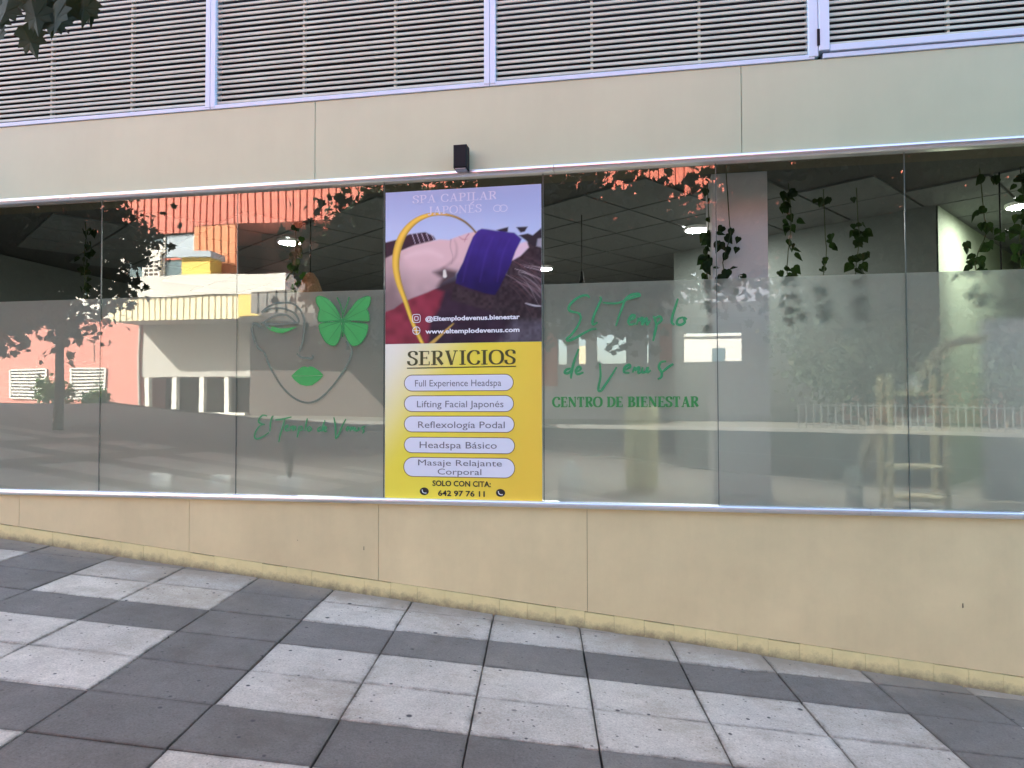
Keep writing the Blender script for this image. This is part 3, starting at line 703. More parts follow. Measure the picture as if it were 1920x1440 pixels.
wd = box('window', (-31.05, YW-.5, 8.3), (-26.3, YW-.2, 12.0), 'window_glass', red)
for xx_ in (-31.0, -28.5, -26.45): box('window_frame', (xx_, YW-.2, 8.3), (xx_+.1, YW-.1, 12.0), 'white_render', wd)
box('window_frame', (-31, YW-.19, 10.3), (-26.3, YW-.12, 10.42), 'red_cladding', wd); box('blind', (-28.3, YW-.198, 10.5), (-26.5, YW-.15, 11.9), 'pale_blue', wd); box('blind', (-30.9, YW-.198, 10.5), (-28.6, YW-.15, 11.5), 'white_render', wd)
ac = box('vent_panel', (-29.7, YW-.19, 8.6), (-28.55, YW+.1, 10.8), 'white_render', red)
for k in range(6):
    for j in range(3): box('vent_slot', (-29.55+j*.33, YW+.101, 8.9+k*.24), (-29.55+j*.33+.24, YW+.108, 8.9+k*.24+.13), 'opening_and_shade', ac)
box('canopy', (-28.8, YW, 7.72), (-19.0, YW+2.4, 8.85), 'white_render', red)
box('canopy_soffit', (-30.1, YW, 6.38), (-19.0, YW+2.2, 7.70), 'grey_render', red)
rib_wall(-30.1, -21.9, 6.36, 7.69, YW+2.3, .36, .05).build('canopy_slats', 'cream_slat', red)
box('canopy_end', (-21.9, YW+2.22, 6.45), (-19.2, YW+2.42, 7.69), 'yellow_panel', red)
box('yellow_box', (-26.0, YW+.4, 8.86), (-24.2, YW+1.6, 10.0), 'yellow_panel', red); box('yellow_box_cap', (-26.2, YW+.3, 10.0), (-24.0, YW+1.8, 10.35), 'pale_blue', red)
# porch roof, made deep so the passage wall under it is shaded
box('porch_roof', (-18.98, YW-9, 6.1), (12, YW+6, 6.3), 'lavender', red)
rib_wall(-18.98, -7, 6.05, 7.2, YW+6.05, .5, .05).build('porch_parapet', 'soffit', red); rib_wall(-7, 12, 6.05, 7.2, YW+6.05, .5, .05).build('porch_parapet', 'porch_shade_grey', red)  # the sun reaches this parapet; its darker greys stand in for shade
box('upper_strip', (-2, YW-.2, 7.9), (3.4, YW, 8.7), 'pale_blue', red)
box('shop_wall', (-29.75, YW-.35, 3.15), (-22.6, YW-.02, 6.38), 'grey_render', red); box('shop_wall', (-22.59, YW-.35, .4), (-8, YW-.02, 6.38), 'opening_and_shade', red)  # right stretch has no opening: porch shade is put into its dark colour
box('opening_back', (-29.75, YW-2.4, .5), (-8, YW-2.2, 3.15), 'opening_and_shade', red)
for xx_ in (-29.6, -27.75, -25.95, -24.3): box('pillar', (xx_, YW-.34, .4), (xx_+.3, YW-.05, 3.15), 'white_render', red)
box('downpipe', (-29.95, YW+.01, .6), (-29.85, YW+.12, 6.3), 'grey_render', red); box('gutter', (-46, YW+.03, 6.85), (-30.2, YW+.16, 6.98), 'grey_render', red)
for xx_ in (-33.2, -35.4): box('joint_strip', (xx_, YW+.004, 4.2), (xx_+.04, YW+.02, 6.8), 'brown_cladding', red)
for (a, b) in ((-46, -22.6),): box('step', (a, YW-.02, .5), (b, YW+.5, .98), 'white_render', red)
# passage wall with openings to the sky behind
ops = [(-4.1, -3.65), (-3.0, -2.62), (-2.0, -.42), (.7, .78), (2.6, 5.6)]; zz0, zz1 = 3.7, 5.75
xx_ = -8.0
for a, b in ops+[(10.5, 10.5)]:
    if a > xx_: box('passage_wall', (xx_, YW-.25, zz0), (a, YW, zz1), 'lavender', red)
    xx_ = b
box('passage_parapet', (-8, YW-.25, .3), (10.5, YW, zz0), 'lavender', red); box('passage_lintel', (-8, YW-.25, zz1), (10.5, YW, 6.1), 'lavender', red)
box('red_panel', (-5.2, YW+.01, 2.5), (-4.15, YW+.1, 5.4), 'red_cladding', red); box('red_panel', (1.35, YW+.01, zz0), (1.98, YW+.1, zz1), 'red_cladding', red)
rib_wall(12, 26, .5, 12.35, YW+.02).build('cladding', 'red_cladding', red); box('right_core', (12.05, YW-12, .5), (26, YW-.06, 12.4), 'red_cladding', red)
for (a, b, c_, d_) in ((-39.1, -36.5, 1.95, 3.65), (-34.8, -32.3, 1.95, 3.7)):
    w = MB().box((a, YW-.1, c_), (b, YW+.01, d_)).build('shutter', 'opening_and_shade', red)
    for xx_ in (a-.06, b-.06): box('shutter_frame', (xx_, YW+.012, c_-.06), (xx_+.12, YW+.09, d_+.06), 'white_render', w)
    for zz in (c_-.1, d_): box('shutter_frame', (a+.061, YW+.012, zz), (b-.061, YW+.085, zz+.1), 'white_render', w)
    for k in range(8): zz = c_+.1+k*(d_-c_-.1)/8; box('shutter_slat', (a+.062, YW+.02, zz), (b-.062, YW+.07, zz+.11), 'white_render', w)
wb = empty('white_house', (10, -62, .5), 'white house far across the street, mirrored through the passage openings', 'building')
box('wall', (4.2, -70, .3), (24, -62, 7.7), 'white_render', wb); box('roof', (4.0, -70.2, 7.7), (24.2, -61.8, 7.95), 'white_render', wb)
for a in (7.2, 11, 15): 
    w = box('window', (a, -62.1, 5.2), (a+1.2, -61.97, 6.6), 'window_glass', wb); box('sill', (a-.1, -61.96, 5.08), (a+1.3, -61.85, 5.19), 'grey_render', w)
wg = empty('garden_wall', (-5, -60, .5), 'low white garden wall far behind the passage openings', 'wall')
box('wall', (-14, -60.3, .3), (4.1, -60, 4.6), 'white_render', wg); box('coping', (-14.1, -60.4, 4.6), (4.15, -59.9, 4.75), 'white_render', wg); box('gate_house', (-6.0, -60.9, 4.76), (-3.4, -60.0, 6.9), 'cream_slat', wg)
GF = 'trees in front of the red building'
for k, (x_, y_, cz_, rr, rz_, lb) in enumerate(((9.8, -27.5, 5.2, 3.4, 3.9, 'broad dark tree behind the grey railing across the street'), (15.5, -27.5, 5.6, 4.2, 4.4, 'tall dark tree at the far right end across the street'), (22, -28, 5.4, 4.4, 4.6, 'dark tree past the end of the grey railing'), (-9.5, -22.5, 7.2, 3.0, 3.2, 'dark tree across the street mirrored beside the poster'))):
    tree('broad_tree', (x_, y_, gz(x_, y_)), 2.2, .2, (x_, y_, cz_), (rr, 1.8, rz_), 350, 40, .55, .24, 'far_leaf', lb, GF, lkind='ivy')
for x_, y_, r_, lb in ((-34.0, -30.9, 1.1, 'rounded green shrub under the right shutter of the red building'), (-31.2, -31.0, .75, 'small pointed shrub by the corner of the red building')):
    s_ = empty('shrub', (x_, y_, gz(x_, y_)), lb, 'shrub'); b = gz(x_, y_)
    MB().tube([(x_, y_, b-.05), (x_, y_, b+r_)], [.06, .02], 6).build('stem', 'bark', s_)
    crown_mesh(clumps((x_, y_, b+r_*.95), (r_, r_*.7, r_*.9), 40, 24, .2), .2, 'shrub_leaf', 'foliage', s_, 'ivy')
mat('railing_paint', (.10, .10, .10), .6)
fence = empty('street_railing', (12, -24.9, .5), 'grey metal picket railing along the opposite pavement', 'railing')
for zz in (.15, .95): 
    MB().tube([(x_, -24.9, gz(x_, -24.9)+zz) for x_ in np.linspace(6.5, 19, 8)], .025, 6).build('rail', 'railing_paint', fence)
for x_ in np.arange(6.6, 19, .28): b = gz(x_, -24.9); box('picket', (x_-.02, -24.92, b), (x_+.02, -24.88, b+1.05), 'railing_paint', fence)

# ------------------------------------------------------------------ lettering
def text_parts(s, x, z, h, m, y, parent, name='lettering', align='LEFT', width=None, bold=0.):
    cu_ = bpy.data.curves.new('t', 'FONT'); cu_.body = s; cu_.size = 1; cu_.align_x = 'LEFT'; cu_.offset = bold; cu_.resolution_u = 3
    to = bpy.data.objects.new('t', cu_); C.objects.link(to); dg = bpy.context.evaluated_depsgraph_get(); dg.update()
    me = bpy.data.meshes.new_from_object(to.evaluated_get(dg)); bpy.data.objects.remove(to); bpy.data.curves.remove(cu_)
    n = len(me.vertices); co = np.zeros(n*3); me.vertices.foreach_get('co', co); co = co.reshape(-1, 3)
    x0, x1 = co[:, 0].min(), co[:, 0].max(); sc_ = h/.73; sx = sc_ if width is None else width/(x1-x0)
    ox = x if align == 'LEFT' else x-(x1-x0)*sx/2
    out = np.stack([ox+(co[:, 0]-x0)*sx, np.full(n, y), z+co[:, 1]*sc_], 1)-np.array(parent.location)
    fc = [tuple(p.vertices) for p in me.polygons]; bpy.data.meshes.remove(me)
    fc.sort(key=lambda f: min(out[i, 0] for i in f)); groups = [[]]; far_ = -1e9
    for f in fc:                       # a gap as wide as a space starts a new word
        lo = min(out[i, 0] for i in f)
        if groups[-1] and ' ' in s and lo-far_ > .19*sx: groups.append([])
        groups[-1].append(f); far_ = max(far_, max(out[i, 0] for i in f))
    for g in groups:
        ids = sorted({i for f in g for i in f}); mp = {i: k for k, i in enumerate(ids)}
        mw = bpy.data.meshes.new(name); mw.from_pydata([tuple(out[i]) for i in ids], [], [tuple(mp[i] for i in f) for f in g])
        mw.materials.append(MATS[m] if isinstance(m, str) else m); link(bpy.data.objects.new(name, mw), parent)
G = {  # roman capitals: curved strokes (nib), serifed stems
 'S': dict(w=.58, c=[[(.50,.72),(.49,.88),(.38,.97),(.24,.97),(.12,.88),(.10,.74),(.18,.60),(.34,.50),(.47,.38),(.50,.24),(.44,.09),(.30,.02),(.16,.04),(.07,.16),(.06,.30)]], s=[], b=[]),
 'C': dict(w=.70, c=[[(.63,.72),(.58,.90),(.42,.98),(.24,.92),(.10,.72),(.07,.50),(.10,.28),(.24,.08),(.42,.02),(.58,.09),(.65,.28)]], s=[], b=[]),
 'O': dict(w=.80, c=[[(.40,.98),(.22,.92),(.09,.72),(.07,.50),(.09,.28),(.22,.08),(.40,.02),(.58,.08),(.71,.28),(.73,.50),(.71,.72),(.58,.92),(.40,.98)]], s=[], b=[]),
 'I': dict(w=.38, c=[], s=[(.19, 0, 1)], b=[]),
 'E': dict(w=.64, c=[], s=[(.17, 0, 1)], b=[((.15,.975),(.56,.975)),((.15,.51),(.45,.51)),((.15,.025),(.59,.025)),((.555,.99),(.555,.76)),((.45,.60),(.45,.42)),((.585,.01),(.585,.26))]),
 'R': dict(w=.70, c=[[(.18,.975),(.40,.975),(.53,.88),(.55,.75),(.50,.60),(.36,.51),(.18,.51)]], s=[(.17, 0, 1)], b=[], d=[((.36,.50),(.62,.03))]),
 'V': dict(w=.74, c=[], s=[], b=[((.02,.975),(.28,.975)),((.48,.975),(.72,.975))], d=[((.14,.98),(.38,.0))], t=[((.60,.98),(.38,.0))]),
 'N': dict(w=.78, c=[], s=[], b=[((.02,.025),(.24,.025)),((.54,.975),(.76,.975)),((.02,.975),(.15,.975))], d=[((.13,.98),(.65,.02))], t=[((.13,0),(.13,1)),((.65,0),(.65,1))]),
 'T': dict(w=.68, c=[], s=[(.33, 0, .98)], b=[((.04,.975),(.62,.975)),((.055,.99),(.055,.72)),((.605,.99),(.605,.72))]),
 'D': dict(w=.76, c=[[(.18,.975),(.40,.96),(.60,.82),(.68,.52),(.60,.20),(.40,.04),(.18,.025)]], s=[(.17, 0, 1)], b=[]),
 'B': dict(w=.66, c=[[(.18,.975),(.38,.975),(.50,.88),(.51,.73),(.42,.56),(.18,.53)],[(.18,.53),(.42,.52),(.56,.40),(.57,.24),(.48,.07),(.18,.025)]], s=[(.17, 0, 1)], b=[]),
 'A': dict(w=.76, c=[], s=[], b=[((.02,.025),(.24,.025)),((.50,.025),(.76,.025)),((.22,.34),(.56,.34))], d=[((.38,1),(.62,0))], t=[((.38,1),(.13,0))]),
 'P': dict(w=.62, c=[[(.18,.975),(.40,.975),(.53,.86),(.54,.70),(.46,.53),(.18,.47)]], s=[(.17, 0, 1)], b=[]),
 'L': dict(w=.60, c=[], s=[(.17, 0, 1)], b=[((.15,.025),(.56,.025)),((.555,.01),(.555,.28))]),
 'J': dict(w=.42, c=[[(.26,.98),(.26,.2),(.20,.02),(.08,-.04),(.02,.06)]], s=[], b=[((.14,.975),(.40,.975))]),
}
def serif_text(s, x0, x1, z, h, m, y, parent, tk=.17, tn=.055):
    adv = sum(G[c]['w'] if c != ' ' else .32 for c in s)+.05*(len(s)-1); kx = (x1-x0)/adv; mb = MB(); x = x0; e = 0
    for c in s:
        if c == ' ':
            x += .37*kx; mb.build('lettering', m, parent); mb = MB(); continue
        g = G[c]; e = (e+1) % 3; yy = y-e*.00015
        X = lambda p: (x+p[0]*kx, z+p[1]*h); tw = tk*min(kx, h*1.1); tt = tn*h
        for c_ in g['c']: mb.ribbon([X(p) for p in smooth_pts(c_, 4)], 1, yy, nib=(tt, tw))
        for (sx, a, b) in g['s']:
            mb.ribbon([X((sx, a)), X((sx, b))], tw, yy)
            for q in (a, b): mb.ribbon([X((sx-.17, min(max(q, .025), .975))), X((sx+.17, min(max(q, .025), .975)))], tt, yy-.0001)
        for a, b in g['b']: mb.ribbon([X(a), X(b)], tt, yy-.0002)
        for a, b in g.get('d', []): mb.ribbon([X(a), X(b)], tw, yy-.0003)
        for a, b in g.get('t', []): mb.ribbon([X(a), X(b)], tt*1.1, yy-.0004)
        x += (g['w']+.05)*kx
    return mb.build('lettering', m, parent)

# ------------------------------------------------------------------ poster on the glass
PX0, PX1 = wall_xz(723, 640)[0], wall_xz(1016, 640)[0]; PZ0, PZM, PZ1 = .899, 2.032, 3.160; PY = -.006
def sstep(a, b, x): t = np.clip((x-a)/(b-a), 0, 1); return t*t*(3-2*t)
def poly_mask(X, Y, pts, soft=10):
    pts = np.array(pts, float); n = len(pts); inside = np.zeros(X.shape, bool); dist = np.full(X.shape, 1e9)
    for i in range(n):
        (ax, ay), (bx, by) = pts[i], pts[(i+1) % n]
        with np.errstate(divide='ignore', invalid='ignore'):
            cr = ((ay > Y) != (by > Y)) & (X < (bx-ax)*(Y-ay)/(by-ay+1e-12)+ax)
        inside ^= cr
        t = np.clip(((X-ax)*(bx-ax)+(Y-ay)*(by-ay))/((bx-ax)**2+(by-ay)**2+1e-9), 0, 1)
        dist = np.minimum(dist, np.hypot(X-ax-t*(bx-ax), Y-ay-t*(by-ay)))
    return sstep(-soft, soft, np.where(inside, dist, -dist))
def stroke_mask(X, Y, pts, wid, soft=5):
    pts = smooth_pts(pts, 6); n = len(pts); best = np.full(X.shape, -1e9); side = np.zeros(X.shape)
    for i in range(n-1):
        (ax, ay), (bx, by) = pts[i], pts[i+1]
        t = np.clip(((X-ax)*(bx-ax)+(Y-ay)*(by-ay))/((bx-ax)**2+(by-ay)**2+1e-9), 0, 1)
        d = np.hypot(X-ax-t*(bx-ax), Y-ay-t*(by-ay)); w = np.interp((i+t)/(n-1), np.linspace(0, 1, len(wid)), wid)/2
        q = w-d; up = q > best; sd = ((X-ax)*(by-ay)-(Y-ay)*(bx-ax))/(np.hypot(bx-ax, by-ay)+1e-9)/(w+1e-6)
        side = np.where(up, sd, side); best = np.maximum(best, q)
    return sstep(-soft, soft, best), side
def vnoise(X, Y, s, seed=0):
    r = np.random.default_rng(seed).random((64, 64)); x = X/s; y = Y/s; i = np.floor(x).astype(int); j = np.floor(y).astype(int); fx = x-i; fy = y-j
    fx = fx*fx*(3-2*fx); fy = fy*fy*(3-2*fy); g = lambda a, b: r[a % 64, b % 64]
    return (g(i, j)*(1-fx)+g(i+1, j)*fx)*(1-fy)+(g(i, j+1)*(1-fx)+g(i+1, j+1)*fx)*fy
def paint_photo(u, v):
    X = 55+1315*u; Y = (110-65*u)+(1250+50*u)*v
    img = np.zeros(X.shape+(3,)); L_ = lambda *c: np.array(lin(*c))
    t = sstep(100, 620, Y)[..., None]; img[:] = L_(148, 166, 202)*(1-t)+L_(180, 195, 220)*t
    def put(mk, c): 
        mk = mk[..., None]; c = c if getattr(c, 'ndim', 1) == 3 else np.array(c); img[:] = img*(1-mk)+c*mk
    n1 = vnoise(X, Y, 60, 1); n2 = vnoise(X, Y, 22, 2)
    put(poly_mask(X, Y, [(40,900),(300,960),(560,860),(760,800),(1000,780),(1400,760),(1400,1400),(40,1400)], 30), (L_(50, 34, 48)*(.7+.6*n1[..., None])))
    put(poly_mask(X, Y, [(40,1060),(200,1010),(330,960),(470,900),(560,930),(520,1060),(440,1180),(420,1380),(40,1380)], 28), L_(132, 46, 62)*(.65+.6*n1[..., None]))
    put(poly_mask(X, Y, [(40,525),(190,490),(260,455),(400,438),(470,470),(490,500),(420,530),(250,570),(190,600),(40,670)], 8), L_(42, 26, 42))
    for k in range(5): put(stroke_mask(X, Y, [(285+k*42, 450+k*1), (315+k*40, 535-k*8)], [7, 4], 3)[0]*.75, L_(205, 200, 215))
    skin = L_(206, 178, 176)[None, None]*np.ones_like(img); sh = np.clip(.62+.55*sstep(1050, 520, Y)-.35*sstep(320, 60, X)+.12*(n1-.5), .35, 1.05); skin = skin*sh[..., None]*np.array([1, .96, .95])
    put(poly_mask(X, Y, [(40,660),(190,592),(300,548),(420,520),(520,500),(610,505),(640,490),(700,470),(750,452),(800,440),(850,430),(850,560),(770,640),(700,740),(650,800),(560,850),(520,890),(420,935),(280,985),(200,1020),(130,1070),(40,1100)], 10), skin)
    put(stroke_mask(X, Y, [(620,500),(615,560),(635,640),(625,700)], [9, 6, 4, 2], 8)[0]*.55, L_(130, 95, 100))
    put(stroke_mask(X, Y, [(770,455),(745,490),(735,520)], [12, 5], 6)[0]*.7, L_(165, 100, 110))
    put(stroke_mask(X, Y, [(650,505),(668,560),(660,640),(610,700),(540,740)], [4, 14, 22, 26, 10], 16)[0]*.45, L_(150, 112, 112))
    put(stroke_mask(X, Y, [(690,478),(720,500),(760,498)], [6, 12, 5], 6)[0]*.6, L_(176, 104, 112))
    put(stroke_mask(X, Y, [(230,640),(330,610),(440,600),(540,640)], [10, 40, 50, 20], 30)[0]*.35, L_(232, 208, 205))
    put(poly_mask(X, Y, [(470,770),(560,735),(670,760),(700,900),(560,920),(500,890),(540,820)], 30)*.9, L_(52, 36, 40))
    put(poly_mask(X, Y, [(1090,600),(1180,610),(1260,520),(1400,500),(1400,1200),(1100,1180),(960,1100),(620,1000),(640,880),(900,960),(1010,960),(1080,780)], 16), L_(58, 46, 50)*(.4+.9*n2[..., None]))
    put(poly_mask(X, Y, [(1195,535),(1250,520),(1268,570),(1200,640),(1128,680),(1150,600)], 9), L_(214, 188, 196))
    for p in ([(1000,425),(1100,400),(1095,440),(1060,450),(1030,440)], [(1165,402),(1260,398),(1235,440),(1200,448)], [(1185,470),(1260,455),(1300,470),(1370,410),(1390,540),(1300,560),(1240,510)]): put(poly_mask(X, Y, p, 7), L_(34, 34, 42))
    put(poly_mask(X, Y, [(1340,500),(1400,490),(1400,580),(1330,560)], 10)*.7, L_(170, 170, 180))
    rr = np.random.default_rng(5)
    for k in range(34):
        x0, y0 = rr.uniform(1060, 1300), rr.uniform(640, 900); dx = rr.uniform(150, 330); dy = rr.uniform(60, 300)
        c_ = [L_(150, 130, 132), L_(176, 165, 165), L_(96, 70, 74), L_(120, 84, 84)][k % 4]
        put(stroke_mask(X, Y, [(x0, y0), (x0+dx*.5, y0+dy*.35), (x0+dx, y0+dy)], [3, 7, 2], 4)[0]*rr.uniform(.25, .75), c_)
    put(stroke_mask(X, Y, [(1240,1030),(1310,1050),(1380,1055)], [6, 12, 6], 5)[0], L_(186, 180, 182))
    bf = L_(50, 36, 116)[None, None]*(1.12-.75*sstep(450, 950, Y)+.2*(n1-.5))[..., None]
    put(poly_mask(X, Y, [(845,428),(880,412),(930,418),(1010,432),(1150,448),(1210,500),(1160,600),(1110,730),(1050,850),(990,962),(900,944),(780,905),(660,862),(668,790),(720,690),(770,560),(805,480)], 8), bf)
    for k in range(5): put(stroke_mask(X, Y, [(830+k*70, 470+k*8), (770+k*70, 640), (720+k*72, 850)], [10, 16, 8], 14)[0]*.22, L_(36, 22, 84) if k % 2 else L_(86, 62, 160))
    put(stroke_mask(X, Y, [(440,1370),(520,1300),(640,1195)], [34, 22, 8], 8)[0]*.85, L_(205, 165, 80))
    mk, sd = stroke_mask(X, Y, [(385,1370),(300,1200),(230,1010),(170,850),(145,700),(165,560),(220,440),(310,350),(420,300),(530,290),(640,308),(730,350),(790,400),(828,442)], [30, 34, 40, 56, 66, 66, 56, 42, 26, 20, 18, 16, 14], 4)
    g = L_(236, 192, 72)[None, None]*np.clip(1.0-.55*np.abs(sd-.15)**1.5, .3, 1)[..., None]; dk = sstep(780, 430, X)[..., None]*.75+.25; put(mk, g*dk)
    put(stroke_mask(X, Y, [(565,760),(568,800)], [22, 34], 5)[0], L_(220, 215, 200))
    put(poly_mask(X, Y, [(1140,1180),(1400,1180),(1400,1380),(1000,1380)], 50)*.6, L_(100, 96, 104)*(.6+.8*n2[..., None]))
    return img
def print_grid(name, z0, z1, nu, nv, fn, parent, m, y):
    u, v = np.meshgrid(np.linspace(0, 1, nu), np.linspace(0, 1, nv)); col_ = fn(u, v)
    V = np.stack([PX0+(PX1-PX0)*u, np.full(u.shape, y), z1+(z0-z1)*v], -1).reshape(-1, 3)-np.array(parent.location)
    idx = np.arange(nu*nv).reshape(nv, nu); q = np.stack([idx[1:, :-1], idx[1:, 1:], idx[:-1, 1:], idx[:-1, :-1]], -1).reshape(-1, 4)
    me = bpy.data.meshes.new(name); me.vertices.add(len(V)); me.vertices.foreach_set('co', V.ravel()); me.loops.add(q.size); me.loops.foreach_set('vertex_index', q.ravel())
    me.polygons.add(len(q)); me.polygons.foreach_set('loop_start', np.arange(len(q))*4); me.update(calc_edges=True)
    a = me.color_attributes.new('ink', 'FLOAT_COLOR', 'POINT'); a.data.foreach_set('color', np.concatenate([np.minimum(col_.reshape(-1, 3)*1.2, .92), np.ones((nu*nv, 1))], 1).ravel())
    me.materials.append(m); return link(bpy.data.objects.new(name, me), parent)
INK = attr_mat('poster_ink', .30, .25)
poster = empty('poster', ((PX0+PX1)/2, PY, PZ0), 'tall poster with a blindfolded client photo above a yellow services list', 'poster')
print_grid('photo_print', PZM, PZ1, 190, 190, paint_photo, poster, INK, PY)
def paint_yellow(u, v):
    c0, c1, c2 = np.array(lin(233, 222, 205)), np.array(lin(238, 208, 70)), np.array(lin(228, 188, 66))
    t = sstep(.0, .5, u*.75+v*.55)[..., None]; k = sstep(.5, 1.2, u+v*.3)[..., None]; return (c0*(1-t)+c1*t)*(1-k)+c2*k
print_grid('price_list_print', PZ0, PZM-.0006, 24, 24, paint_yellow, poster, INK, PY)
box('backing_sheet', (PX0, PY+.0006, PZ0), (PX1, PY+.0035, PZ1), 'white_frame', poster)
mat('ink_olive', (.075, .07, .022), .4, var=0); mat('ink_grey', (.15, .14, .17), .4, var=0); mat('ink_white', (.86, .86, .88), .4, var=0); mat('ink_black', (.02, .018, .02), .4, var=0)
mat('ink_brown', (.22, .12, .05), .4, var=0); mat('pill_white', (.78, .77, .86), .35, var=0); mat('ink_pale', (.64, .67, .82), .4, var=0)
def Q(X, Y, zoom=6):      # coordinates measured on the flat poster
    if zoom == 5: return PX0+(PX1-PX0)*(X-55)/1315, None
    u = (X-58)/(1378-58); return PX0+(PX1-PX0)*u, PZM+(PZ0-PZM)*(Y-(68-24*u))/(1368-(68-24*u)+0)
def qx(X): return Q(X, 0)[0]
def qz(Y): return PZM-(PZM-PZ0)*(Y-56)/(1368-56)
serif_text('SERVICIOS', qx(252), qx(1165), qz(240), qz(120)-qz(240), 'ink_olive', PY-.0012, poster, .19, .06)
MB().ribbon([(qx(248), qz(264)), (qx(1168), qz(258))], .008, PY-.0012).build('underline', 'ink_olive', poster)
def pill(X0, X1, Y0, Y1):
    x0, x1, z1, z0 = qx(X0), qx(X1), qz(Y0), qz(Y1); r = (z1-z0)/2
    def ring(rr, e): 
        p = []
        for k in range(13): a = math.pi/2-math.pi*k/12; p.append((x1-r+rr*math.cos(a), e, (z0+z1)/2+rr*math.sin(a)))
        for k in range(13): a = -math.pi/2-math.pi*k/12; p.append((x0+r+rr*math.cos(a), e, (z0+z1)/2+rr*math.sin(a)))
        return p
    o = MB().poly(ring(r, PY-.0008), True).build('pill', 'ink_brown', poster); MB().poly(ring(r-.0055, PY-.0012), True).build('pill_fill', 'pill_white', o)
for (a, b, c_, d_, s, xa, xb, zb) in ((222,1148,320,462,'Full Experience Headspa',318,1046,420),(222,1150,496,636,'Lifting Facial Japonés',335,1064,596),(222,1155,668,808,'Reflexología Podal',345,1074,770),(222,1158,846,984,'Headspa Básico',358,1008,940)):
    pill(a, b, c_, d_); text_parts(s, qx(xa), qz(zb), .050, 'ink_grey', PY-.0017, poster, width=qx(xb)-qx(xa))
pill(218, 1158, 1016, 1184); text_parts('Masaje Relajante', qx(345), qz(1086), .045, 'ink_grey', PY-.0017, poster, width=qx(1050)-qx(345)); text_parts('Corporal', qx(512), qz(1160), .045, 'ink_grey', PY-.0017, poster, width=qx(880)-qx(512))
text_parts('SOLO CON CITA:', qx(468), qz(1256), .040, 'ink_black', PY-.0012, poster, width=qx(958)-qx(468), bold=.025)
text_parts('642 97 76 11', qx(515), qz(1338), .040, 'ink_black', PY-.0012, poster, width=qx(908)-qx(515), bold=.025)
for X in (398, 1038):
    cx, cz = qx(X), qz(1304); o = MB().poly([(cx+.034*math.cos(a), PY-.0010, cz+.028*math.sin(a)) for a in np.linspace(0, 2*math.pi, 21)[:-1]]).build('phone_icon', 'ink_black', poster)
    MB().ribbon(smooth_pts([(cx-.016, cz+.012), (cx-.012, cz-.004), (cx, cz-.012), (cx+.016, cz-.012)], 4), [.010]+[.006]*11+[.010], PY-.0015).build('handset', 'ink_white', o)
def vz5(Y, X): u = (X-55)/1315; return PZ1-(PZ1-PZM)*(Y-(110-65*u))/(1250+50*u)
def x5(X): return PX0+(PX1-PX0)*(X-55)/1315
serif_text('SPA CAPILAR', x5(290), x5(1005), vz5(185, 640), .058, 'ink_pale', PY-.0012, poster, .16, .07)
serif_text('JAPONES', x5(425), x5(880), vz5(285, 650), .058, 'ink_pale', PY-.0012, poster, .16, .07)
MB().ribbon([(x5(785), vz5(222, 785)+.012), (x5(815), vz5(205, 815)+.016)], .008, PY-.0016).build('accent', 'ink_pale', poster)
for X in (1010, 1060):
    MB().ribbon([(x5(X)+.028*math.cos(a), vz5(245, X)+.024*math.sin(a)) for a in np.linspace(0, 2*math.pi, 17)], .006, PY-.0012).build('emblem', 'ink_pale', poster)
text_parts('@Eltemplodevenus.bienestar', x5(402), vz5(1165, 800), .034, 'ink_white', PY-.0012, poster, width=x5(1192)-x5(402), bold=.03)
text_parts('www.eltemplodevenus.com', x5(402), vz5(1270, 800), .034, 'ink_white', PY-.0012, poster, width=x5(1190)-x5(402), bold=.03)
cx, cz = x5(325), vz5(1150, 325)
for r_ in ((.030, .005), (.014, .005)): MB().ribbon([(cx+r_[0]*np.sign(math.cos(a))*abs(math.cos(a))**.5, cz+r_[0]*np.sign(math.sin(a))*abs(math.sin(a))**.5) for a in np.linspace(0, 2*math.pi, 25)], r_[1], PY-.0012).build('icon', 'ink_white', poster)
cz = vz5(1250, 330); MB().ribbon([(cx+.028*math.cos(a), cz+.028*math.sin(a)) for a in np.linspace(0, 2*math.pi, 21)], .005, PY-.0012).ribbon([(cx-.028, cz), (cx+.028, cz)], .004, PY-.0013).ribbon([(cx, cz-.028), (cx, cz+.028)], .004, PY-.0014).build('icon', 'ink_white', poster)

